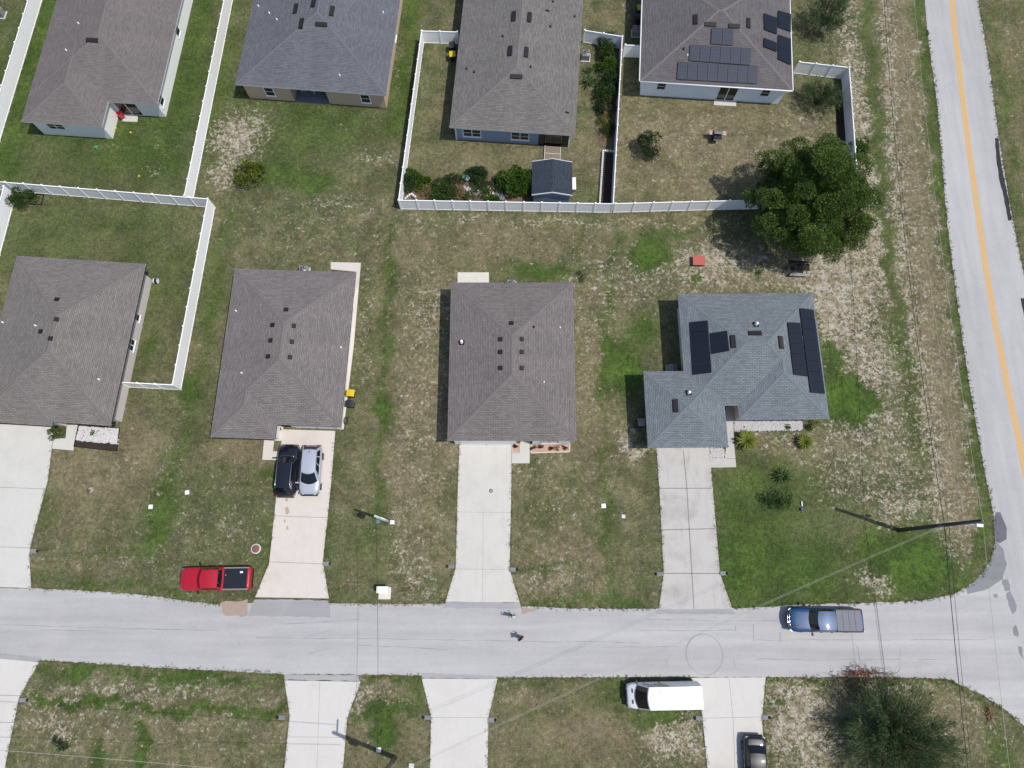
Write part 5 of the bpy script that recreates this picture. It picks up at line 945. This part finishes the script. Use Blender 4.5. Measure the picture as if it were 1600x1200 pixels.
cable('thin dark cable from the concrete pole straight across the street', cB+Vector((0, 0, 6.9)), cC+Vector((-.1, 0, 7.4)), .7, .014, 'wire')
for k, (lab, z, dy, x) in enumerate((('upper dark cable leaving the bottom pole to the left', 10.6, .8, -62), ('lower dark cable leaving the bottom pole to the left', 9.9, -.6, -62))): cable(lab, cC+Vector((0, dy, z)), (x, cC.y+dy+3.6-k*2.2, z), 1.2, .016, 'wire' if k else 'wire_l')

# ------------------------------------------------------------------ small things
def bin_(label, px, py, rz, lid='bin', body='bin', group='wheeled bins'):
    c = G(px, py); t = thing('wheeled_bin', label, 'bin', (c[0], c[1], 0), rz, group); mb = MB(); P = []
    for z, w_, d_ in ((.06, .23, .24), (.95, .29, .33)): P += [(-w_, -d_, z), (w_, -d_, z), (w_, d_, z), (-w_, d_, z)]
    b = mb.pts(P); mb.face([b+3, b+2, b+1, b])
    for i in range(4): j = (i+1) % 4; mb.face([b+i, b+j, b+4+j, b+4+i])
    mb.face([b+4, b+5, b+6, b+7]); part('body', mb, MT[body], t)
    part('lid', MB().grid([[(x, y, .97+.07*math.cos(y*4)+.0*x) for x in (-.32, -.29, .29, .32)] for y in (-.37, -.2, 0, .2, .36)]), MT[lid], t); part('handle', MB().tube((-.24, .4, .98), (.24, .4, .98), .022, n=6), MT['dark'], t)
    for x in (-.25, .25): part('wheel', MB().lathe((x, .3, .11), [(.1, -.03), (.11, 0), (.1, .03)], 14, axis=(1, 0, 0)), MT['tyre'], t)
bin_('bin with yellow lid against the side wall by the two car driveway', 551, 618, 1.5, 'yellow_lid'); bin_('charcoal bin directly below the yellow lidded one', 550.5, 634, 1.45)
bin_('yellow lidded bin in the shade left of the pale blue house', 708, 94, .1, 'yellow_lid'); bin_('dark bin behind the yellow lidded one near the fence', 707.5, 80, .1)
bin_('yellow lidded bin at the top beside the white gutter house', 998, 22, .1, 'yellow_lid'); bin_('dark bin at the top below the yellow lidded one', 996, 36, .1)
bin_('dark bin with grey lid in the shade left of the corner house', 999, 663, .05, 'grey')
def ac(label, px, py, rz=0.0):
    c = G(px, py); t = thing('air_conditioner', label, 'air conditioner', (c[0], c[1], 0), rz, 'outdoor air conditioners')
    part('pad', MB().box(-.5, .5, -.5, .5, 0, .08), MT['conc_b'], t); mb = MB().box(-.38, .38, -.38, .38, .08, .82)
    for k in range(9):
        z = .14+k*.075
        for a, b2 in (((-.39, .39), (-.395, -.38)), ((-.39, .39), (.38, .395))): mb.box(a[0], a[1], b2[0], b2[1], z, z+.035); mb.box(b2[0], b2[1], a[0], a[1], z, z+.035)
    part('cabinet', mb, MT['grey'], t); part('fan_grille', MB().lathe((0, 0, .82), [(.33, 0), (.34, .03), (.3, .05), (.12, .06), (.1, .075)], 24), MT['metal'], t)
    f = MB()
    for k in range(5): a = k*2*PI/5; f.obox((.19*math.cos(a), .19*math.sin(a), .89), (math.cos(a), math.sin(a), 0), (-math.sin(a), math.cos(a), .3), (0, 0, 1), .12, .05, .006)
    part('fan', f, MT['dark'], t)
ac('air conditioner by the right wall of the pale blue house', 915, 91, -.07); ac('air conditioner in the shade at the top near the yellow lidded bin', 993, 53, -.07); ac('air conditioner cut by the top left corner beyond the fence', 3, 24, -.1)
ac('air conditioner tucked in the notch behind the garage of the corner house', 1049, 579, 0); ac('air conditioner behind the house with the two cars', 477, 426, 0); ac('air conditioner behind the centre house beside its patio slab', 799, 448, 0)
def lid(label, px, py, s=.26, m='white', name='utility_box'):
    c = G(px, py); t = thing(name, label, 'utility box', (c[0], c[1], 0), random.uniform(-.08, .08), 'flat utility boxes in the lawns'); part('box', MB().box(-s, s, -s, s, -.02, .07), MT['grey'], t); part('lid', MB().box(-s*.9, s*.9, -s*.9, s*.9, .07, .085), MT[m], t)
lid('white meter box lid alone above the red pickup truck', 293, 769.5, .2); lid('white meter box lid at the lush patch left of the driveway', 236, 792, .2); lid('white meter box lid right of the centre house driveway', 943, 790.5, .21)
lid('small grey meter box lid on the green patch left of the stained driveway', 974, 807, .17, 'gutter'); lid('white box lid right of the bottom pole', 643, 1197, .22, 'gutter'); lid('white box lid left of the bottom pole shadow', 592, 1171.5, .2)
lid('tiny dark drain lid in the sandy lawn beyond the fence', 1002, 367, .1, 'dark')
c = G(400, 857.5); t = thing('manhole', 'round reddish manhole cover with pale ring near the driveway', 'manhole', (c[0], c[1], 0)); part('ring', MB().lathe((0, 0, 0), [(.46, 0), (.44, .06), (.36, .07)], 28), MT['conc_a'], t); part('cover', MB().lathe((0, 0, .071), [(.34, 0), (.33, .025), (.1, .03)], 24), simple('rust_brown', (142, 100, 92), .8), t)
c = G(767, 767); t = thing('drain_cover', 'small grey round cleanout cover set in the centre driveway', 'drain cover', (c[0], c[1], .05)); part('cover', MB().lathe((0, 0, 0), [(.14, 0), (.13, .012), (.04, .014)], 20), MT['grey'], t); part('rim', MB().lathe((0, 0, 0), [(.17, 0), (.165, .008), (.15, .008)], 20), MT['dark'], t)
c = G(601, 926); t = thing('transformer_box', 'white pad mounted transformer box on concrete by the street', 'utility box', (c[0], c[1], 0)); part('pad', MB().box(-.5, .55, -.55, .45, 0, .1), MT['curb'], t); part('cabinet', MB().box(-.5, .42, .02, .5, .1, .95), MT['white'], t); part('hood', MB().box(-.54, .46, -.02, .54, .95, 1.0), MT['white'], t)
for lab, px, py, fl in (('concrete culvert end left of the bottom driveway under the cables', 440, 1121, 1), ('concrete culvert end left of the second bottom driveway', 668, 1121, 1), ('concrete culvert end right of the second bottom driveway', 768, 1125, -1), ('concrete culvert end below the white van', 1092, 1122, 1), ('concrete culvert end right of the driveway by the white van', 1196, 1121, -1),
                        ('concrete culvert end beside the bottom left driveway', 37, 1094, -1), ('concrete culvert end right of the pink driveway', 510, 881, -1), ('concrete culvert end right of the leftmost driveway', 53, 861, -1), ('concrete culvert end left of the stained driveway', 1031, 897, 1), ('concrete culvert end right of the stained driveway', 1130, 896, -1), ('concrete culvert end left of the centre driveway', 705, 885, 1), ('concrete culvert end right of the centre driveway', 802, 890, -1)):
    c = G(px, py); t = thing('culvert_end', lab, 'culvert', (c[0], c[1], 0), 0 if fl > 0 else PI, 'culvert ends at the driveways'); mb = MB(); b = mb.pts([(-.26, -.17, 0), (-.26, .17, 0), (.3, -.17, 0), (.3, .17, 0), (-.26, -.17, .02), (-.26, .17, .02), (.3, -.17, .12), (.3, .17, .12)])
    for q in ((4, 6, 7, 5), (0, 2, 6, 4), (1, 5, 7, 3), (0, 4, 5, 1), (2, 3, 7, 6)): mb.face([b+i for i in q])
    part('headwall', mb, MT['patch'], t); part('pipe', MB().tube((-.4, 0, .03), (-.25, 0, .06), .12, .12, 14), MT['dark'], t)
# barbecue
c = G(1118, 216); t = thing('barbecue_grill', 'gas barbecue with pale side shelves standing in the fenced yard', 'barbecue', (c[0], c[1], 0), R(-4))
part('cart', MB().box(-.42, .42, -.28, .28, .12, .82), MT['dark'], t); part('hood', MB().grid([[(x, .30-.3*(1-math.cos(a))*1.9, .84+.36*math.sin(a)) for x in (-.44, -.4, .4, .44)] for a in np.linspace(0, PI/2*1.05, 7)]), MT['metal'], t)
part('grate', MB().box(-.4, .4, -.72, -.27, .8, .86), MT['black'], t); part('drip_shelf', MB().box(-.42, .42, -.8, -.74, .76, .84), MT['grey'], t)
for k in (-1, 1): part('side_shelf', MB().box(min(k*.46, k*.86), max(k*.46, k*.86), -.2, .26, .84, .88), MT['tan_wood'], t)
for x in (-.38, .38):
    for y in (-.24, .24): part('wheel' if x > 0 else 'leg', MB().tube((x, y, 0), (x, y, .14), .05, n=10), MT['tyre'], t)
c = G(1246, 428); t = thing('picnic_table', 'dark picnic table with grey bench under the oak edge', 'table', (c[0], c[1], 0), R(-2)); tp = MB()
for k in range(5): tp.box(-.9, .9, .02+k*.15, .02+k*.15+.135, .72, .76)
part('tabletop', tp, MT['dark'], t); part('bench', MB().box(-.95, .95, -.42, -.17, .42, .46), MT['metal'], t); part('bench', MB().box(-.95, .95, .95, 1.2, .42, .46), MT['dark'], t)
for x in (-.7, .7):
    for y0, y1 in ((-.35, .2), (1.1, .55)): part('leg', MB().tube((x, y0, 0), (x, y1, .72), .035, n=6), MT['dark'], t)
c = G(1090, 410); t = thing('planter_box', 'salmon square box lid standing on the sand behind the corner house', 'box', (c[0], c[1], 0), R(-1)); part('base', MB().box(-.5, .5, -.42, .42, 0, .36), MT['dark'], t); part('lid', MB().box(-.58, .58, -.5, .5, .36, .5), MT['salmon'], t)
c = G(193.5, 185.5); chair('garden_chair', 'pinkish red chair on the small slab behind the top left house', (c[0], c[1], .07), .8, 'red')
c = G(151, 231); t = thing('garden_toy', 'light green plastic toy lying on the top left lawn', 'toy', (c[0], c[1], 0)); part('body', MB().path([(-.2, -.16, .12), (0, 0, .24), (.22, .12, .1)], .05, 6), MT['green_toy'], t); part('leg', MB().tube((0, 0, .24), (-.14, .24, .02), .04, n=6), MT['green_toy'], t); part('leg', MB().tube((.03, 0, .22), (.18, -.22, .02), .04, n=6), MT['green_toy'], t)
for lab, px, py in (('yellow ball on the lawn between the fence and the slab', 205, 208), ('yellow ball nearer the notch of the top left house', 182, 201), ('yellow ball near the long fence at the bottom of the lawn', 218, 276)):
    c = G(px, py); o = link('ball', MB().lathe((0, 0, 0), [(.02, .0), (.09, .03), (.12, .1), (.09, .18), (.02, .21)], 12).mesh('ball', MT['yellow_lid']), loc=(c[0], c[1], 0)); tag(o, lab, 'ball', 'yellow balls on the top left lawn')
c = G(246, 441); t = thing('hose_reel', 'black and white hose reel on the grass by the right wall of the leftmost house', 'hose reel', (c[0], c[1], 0)); part('drum', MB().lathe((0, 0, .3), [(.26, -.2), (.26, -.17), (.14, -.15), (.14, .15), (.26, .17), (.26, .2)], 18, axis=(1, 0, 0)), MT['white'], t); part('hose', MB().lathe((0, 0, .3), [(.2, -.14), (.23, -.07), (.23, .07), (.2, .14)], 18, axis=(1, 0, 0)), MT['dark'], t); part('frame', MB().tube((-.25, -.2, 0), (-.25, 0, .34), .03, n=6).tube((-.25, 0, .34), (-.25, .25, 0), .03, n=6), MT['dark'], t)
c = G(541, 658); pts = [(.0+.16*math.cos(a), .36*math.sin(a), .1+.012*a) for a in np.linspace(0, 4.2*PI, 50)]; o = link('garden_hose', MB().path(pts, .028, 6).mesh('garden_hose', MT['dark']), loc=(c[0], c[1], 0)); tag(o, 'coiled black garden hose below the bins on the side slab', 'hose')
c = G(437.5, 671); t = thing('flower_pot', 'small black pot with pale centre by the recessed entry', 'pot', (c[0], c[1], .056)); part('pot', MB().lathe((0, 0, 0), [(.14, 0), (.2, .3), (.18, .3), (.16, .24)], 18), MT['dark'], t); part('soil', MB().lathe((0, 0, .24), [(.1, 0), (.05, .02)], 12), MT['white'], t)
for lab, px, py, m in (('blue glazed pot with pale plants in the garden bed', 730, 282, 'w_blue'), ('pale blue pot at the fence near the tall garden bush', 784, 312, 'w_blue'), ('pale green pot beside the blue glazed one', 726, 279, 'green_toy')):
    c = G(px, py); t = thing('flower_pot', lab, 'pot', (c[0], c[1], .04), 0, 'garden pots'); part('pot', MB().lathe((0, 0, 0), [(.16, 0), (.26, .38), (.28, .42), (.22, .42), (.2, .34)], 18), MT[m], t); C, D, tt = crown_leaves([(0, 0, .5, .2)], 60, .12); link('foliage', leaf_mesh('leaves', C, D, .14, .5, tt, MT['leaf_feather']), t)
# white lattice border
def lattice(label, pts, h=.35):
    P = [Vector(G(*p)) for p in pts]; t = thing('lattice_border', label, 'lattice', (P[0].x, P[0].y, 0))
    for a, b in zip(P[:-1], P[1:]):
        L = (b-a).length; mb = MB(); n = int(L/.22); mb.box(0, L, -.07, -.04, h-.04, h).box(0, L, .04, .07, h-.04, h)
        for i in range(n): x = i*L/n; mb.box(x, x+.1, -.08, .08, h+.001, h+.03); mb.box(x+.02, x+.05, -.03, .03, 0, h)
        part('lattice_panel', mb, MT['white'], t, loc=(a.x-P[0].x, a.y-P[0].y, 0), rz=math.atan2(b.y-a.y, b.x-a.x))
lattice('white lattice border enclosing the dark soil strip by the middle fence', [(958, 239), (942, 238), (936.5, 322), (902, 322)])
lattice('small white chevron trellis in the garden corner', [(634, 315), (644, 307), (652, 313)], .6)
c = G(1252, 796); t = thing('lawn_marker', 'small blue and white marker stake on the corner house lawn', 'marker', (c[0], c[1], 0)); part('base', MB().box(-.1, .1, -.12, .12, 0, .25), MT['blue'], t); part('flag', MB().box(.02, .1, .3, .7, .1, .16), MT['white'], t)
# brush pile and leaf heap
c = G(1345, 1054); t = thing('brush_pile', 'dead branches with reddish leaves lying on the street edge', 'brush pile', (c[0], c[1], 0)); mb = MB(); random.seed(3)
for i in range(120):
    x = random.gauss(0, 1.4); y = random.gauss(-.1, .38); a = random.uniform(0, 2*PI); L = random.uniform(.4, 1.3); z = random.uniform(.03, .45); mb.path([(x, y, z*.4), (x+L*.5*math.cos(a), y+L*.35*math.sin(a), z), (x+L*math.cos(a+.3), y+L*.7*math.sin(a+.3), z*.7)], [.02, .012, .005], 4)
part('twigs', mb, MT['bark'], t); n = 420; C = np.stack([RNG.normal(-.1, .7, n), RNG.normal(.15, .12, n), RNG.uniform(.1, .5, n)], 1); link('dead_leaves', leaf_mesh('leaves', C, RNG.normal(size=(n, 3)), .16, .5, RNG.uniform(0, 1, n), MT['leaf_dead']), t)
c = G(1544, 1115); t = thing('leaf_heap', 'small heap of rusty fallen branches at the street corner', 'brush pile', (c[0], c[1], 0)); n = 120; C = np.stack([RNG.normal(0, .14, n), RNG.normal(0, .32, n), RNG.uniform(.03, .3, n)], 1); link('dead_leaves', leaf_mesh('leaves', C, RNG.normal(size=(n, 3)), .18, .4, RNG.uniform(0, .5, n), MT['leaf_dead']), t); part('twigs', MB().path([(-.2, -.5, .03), (0, 0, .2), (.1, .6, .05)], [.02, .015, .008], 5).path([(.2, -.4, .03), (0, 0, .15), (-.15, .5, .05)], [.02, .015, .008], 5), MT['bark'], t)
c = G(139, 767); t = thing('leaf_heap', 'small brown stump with sand ring on the left front lawn', 'stump', (c[0], c[1], 0)); part('stump', MB().lathe((0, 0, 0), [(.16, 0), (.13, .12), (.04, .16)], 9), MT['bark'], t); part('sand_ring', MB().lathe((.12, .1, 0), [(.34, 0), (.2, .04)], 14), MT['dirt'], t)

# ------------------------------------------------------------------ people (skin figures)
def skin_mesh(name, V, Eg, Rd, m, parent, root=0, sub=2):
    me = bpy.data.meshes.new(name); me.from_pydata(V, Eg, []); o = link(name, me, parent); sk = o.modifiers.new('skin', 'SKIN')
    for i, r in enumerate(Rd): me.skin_vertices[0].data[i].radius = (r, r) if not hasattr(r, '__len__') else r; me.skin_vertices[0].data[i].use_root = i == root
    sk.use_smooth_shade = True; ss = o.modifiers.new('sub', 'SUBSURF'); ss.levels = ss.render_levels = sub
    dg = bpy.context.evaluated_depsgraph_get(); ev = bpy.data.meshes.new_from_object(o.evaluated_get(dg)); o.modifiers.clear(); o.data = ev; ev.name = name
    ev.materials.clear(); ev.materials.append(MT[m])
    for p in ev.polygons: p.use_smooth = True
    return o
def person(label, px, py, rz, arms, shirt, pants, hair, h=1.72):
    c = G(px, py); t = thing('person', label, 'person', (c[0], c[1], .02), rz); k = h/1.75
    V = [(0, 0, .96), (0, .0, 1.15), (0, -.01, 1.33), (0, 0, 1.46), (0, .015, 1.53), (0, .03, 1.62), (0, .035, 1.70)]; Eg = [(0, 1), (1, 2), (2, 3), (3, 4), (4, 5), (5, 6)]; Rd = [(.15, .11), (.14, .1), (.17, .11), (.09, .07), (.055, .055), (.085, .1), (.07, .085)]
    def add(p, r, a): V.append(p); Rd.append((r, r)); Eg.append((a, len(V)-1)); return len(V)-1
    legs = []; hands = []
    for s, st in ((-1, .1), (1, -.08)):
        i = add((s*.1, 0, .88), .095, 0); i = add((s*.115, .02+st*.3, .5), .065, i); i = add((s*.12, st, .1), .04, i); add((s*.14, st+.16, .03), .035, i)
    for s in (-1, 1):
        sh, el, wr = arms[s]; i = add((s*.19, 0, 1.42), .06, 2); i = add(el, .045, i); i = add(wr, .03, i); d = (Vector(wr)-Vector(el)).normalized(); pm = Vector(wr)+d*.06; i = add(tuple(pm), .032, i); hands.append((Vector(wr), d, s))
    V = [(x*k, y*k, z*k) for x, y, z in V]; body = skin_mesh('body', V, Eg, Rd, 'skin', t)
    for wr, d, s in hands:
        pm = (wr+d*.09)*k; sd = d.cross(Vector((0, 0, 1))).normalized() if abs(d.z) < .9 else Vector((1, 0, 0)); dn = d.cross(sd)
        for q, L in enumerate((.07, .08, .075, .055)):
            a = pm+sd*(q-1.5)*.019; mb = MB().path([a, a+d*L*.5, a+d*L*.85+dn*.02*s], [.0095, .009, .007], 7); part('finger', mb, MT['skin'], body)
        part('thumb', MB().path([pm-d*.05-sd*.03, pm-d*.01-sd*.055, pm+d*.02-sd*.06], [.011, .01, .008], 7), MT['skin'], body)
    # clothes: same skeleton, a little fuller
    SV = [V[0], V[1], V[2], (0, 0, 1.43*k)]; SE = [(0, 1), (1, 2), (2, 3)]; SR = [(.165, .125), (.16, .12), (.19, .13), (.11, .09)]
    for s in (-1, 1):
        sh, el, wr = arms[s]; SV.append((s*.19*k, 0, 1.42*k)); SR.append((.078, .078)); SE.append((2, len(SV)-1)); m_ = Vector((s*.19, 0, 1.42)).lerp(Vector(el), .8)*k; SV.append(tuple(m_)); SR.append((.062, .062)); SE.append((len(SV)-2, len(SV)-1))
    skin_mesh('shirt', SV, SE, SR, shirt, t)
    TV = [(0, 0, .98*k), (0, 0, .9*k)]; TE = [(0, 1)]; TR = [(.165, .125), (.16, .12)]
    for s, st in ((-1, .1), (1, -.08)):
        b = len(TV); TV += [(s*.1*k, 0, .84*k), (s*.115*k, (.02+st*.3)*k, .5*k), (s*.12*k, st*k, .13*k)]; TR += [(.108, .108), (.08, .08), (.06, .06)]; TE += [(1, b), (b, b+1), (b+1, b+2)]
    skin_mesh('trousers', TV, TE, TR, pants, t)
    for s, st in ((-1, .1), (1, -.08)): part('shoe', MB().path([(s*.125*k, st-.07, .045), (s*.13*k, st+.05, .05), (s*.14*k, st+.17, .035)], [.045, .052, .035], 10), MT['dark'], t)
    part('hair', MB().lathe((0, .03*k, 1.63*k), [(.104, 0), (.112, .05), (.098, .1), (.06, .135), (.015, .15)], 18), MT[hair], t)
    part('nose', MB().path([(0, .125*k, 1.64*k), (0, .15*k, 1.6*k)], [.01, .016], 6), MT['skin'], body)
    for s in (-1, 1): part('eye', MB().lathe((s*.032*k, .118*k, 1.645*k), [(.004, -.006), (.011, 0), (.004, .006)], 8, axis=(0, 1, 0)), MT['dark'], body); part('ear', MB().lathe((s*.09*k, .03*k, 1.62*k), [(.012, -.015), (.024, 0), (.012, .015)], 8, axis=(1, 0, 0)), MT['skin'], body)
    part('mouth', MB().box(-.022, .022, .118*k, .13*k, 1.572*k, 1.58*k), MT['tail'], body)
    return t
person('person in pale clothes standing on the street edge with one arm raised', 801.5, 963, R(20), {-1: (0, (-.42, .1, 1.5), (-.24, .16, 1.72)), 1: (0, (.27, -.04, 1.16), (.22, .2, 1.08))}, 'shirt_w', 'trouser', 'hair2', 1.62)
person('person with black hair in dark clothes standing mid street', 813.5, 996, R(35), {-1: (0, (-.27, -.04, 1.15), (-.2, .24, 1.1)), 1: (0, (.3, .02, 1.18), (.16, .27, 1.2))}, 'shirt_d', 'jeans', 'hair', 1.72)

# ------------------------------------------------------------------ grass tufts: ragged turf edges and weeds along walls, fences and paving
def tufts():
    segs = []
    def edge(pts, dens=7.0, spread=.1, off=0.0):
        P = poly(pts)
        for a, b in zip(P[:-1], P[1:]): segs.append((a, b, dens, spread))
    edge([(48, 919.5), (133, 922.7), (240, 931), (300, 940), (345, 945)], 12); edge([(515, 942), (600, 944), (694, 943)], 12); edge([(815, 948), (900, 951), (1029, 951)], 12)
    edge([(1146, 951), (1200, 948), (1260, 944), (1340, 943), (1440, 938), (1490, 929), (1525, 908), (1547, 878), (1555, 845), (1552, 800), (1540, 745), (1516, 610), (1500, 505), (1480, 350), (1465, 170), (1449, 50)], 11)
    edge([(62, 1033), (250, 1043), (444, 1053)], 12); edge([(564, 1057), (658, 1057)], 12); edge([(779, 1060), (980, 1059), (1080, 1059)], 12); edge([(1197, 1059), (1400, 1059), (1480, 1062), (1530, 1084), (1570, 1109), (1600, 1135)], 11)
    edge([(1528, 0), (1545, 100), (1562, 225), (1582, 345), (1600, 430)], 11)
    for q in ([(81, 701), (75, 750), (48, 852), (46, 867), (49, 919)], [(432, 775), (421.5, 874), (421, 880), (399, 933)], [(524, 673.5), (517, 760), (504.6, 876), (505.5, 883), (514, 935)], [(717.5, 693), (715, 780), (712, 888), (696, 940)], [(799.5, 725), (798.5, 780), (796, 889.6), (812, 941)],
              [(1026, 704), (1030, 763), (1037, 896), (1029, 951)], [(1110.7, 731), (1124.8, 896), (1144, 951)], [(444.6, 1063), (453, 1117), (444.6, 1200)], [(563.4, 1065), (542.8, 1121.5), (536, 1200)], [(659, 1060), (673.7, 1120), (672, 1200)], [(777.4, 1061), (762.8, 1121.5), (762, 1200)], [(1091, 1098), (1097, 1115), (1105, 1200)], [(1196, 1058), (1190.5, 1122), (1194, 1200)], [(61, 1034.5), (30, 1090), (9, 1192)]): edge(q, 9, .07)
    for q in ([(27, 300.5), (336, 326)], [(336, 325), (283, 609)], [(283, 610), (203, 606)], [(627, 328), (954, 333.5), (1161, 328), (1329, 325)], [(662, 67), (627, 327)], [(954, 333), (968, 76)], [(303, 303), (364, 0)], [(66.6, 0), (0, 221)], [(1315, 124), (1329, 324)], [(709, 223), (845, 232)], [(387, 156), (605, 171)], [(999, 146), (1219, 160)]): edge(q, 8, .12)
    C = []
    for a, b, dn, sp in segs:
        L = math.hypot(b[0]-a[0], b[1]-a[1]); n = max(1, int(L*dn)); t = RNG.uniform(0, 1, n); g = RNG.random(n) < .8
        x = a[0]+(b[0]-a[0])*t+RNG.normal(0, sp, n); y = a[1]+(b[1]-a[1])*t+RNG.normal(0, sp, n); C.append(np.stack([x, y, np.full(n, .01)], 1)[g])
    C = np.concatenate(C); C = np.repeat(C, 7, 0)+RNG.normal(size=(len(C)*7, 3))*np.array([.035, .035, 0]); n = len(C)
    D = RNG.normal(size=(n, 3))*np.array([.7, .7, .2])+np.array([0, 0, .8]); D[:, 2] = np.abs(D[:, 2])
    o = link('grass_tufts', leaf_mesh('grass_tufts', C, D, .15, .22, RNG.uniform(0, 1, n), mat_leaf('turf_blades', (108, 116, 70), (146, 146, 100), (172, 164, 130)))); o['kind'] = 'stuff'; tag(o, 'ragged turf blades along the edges of paving and fences', 'grass')
tufts()
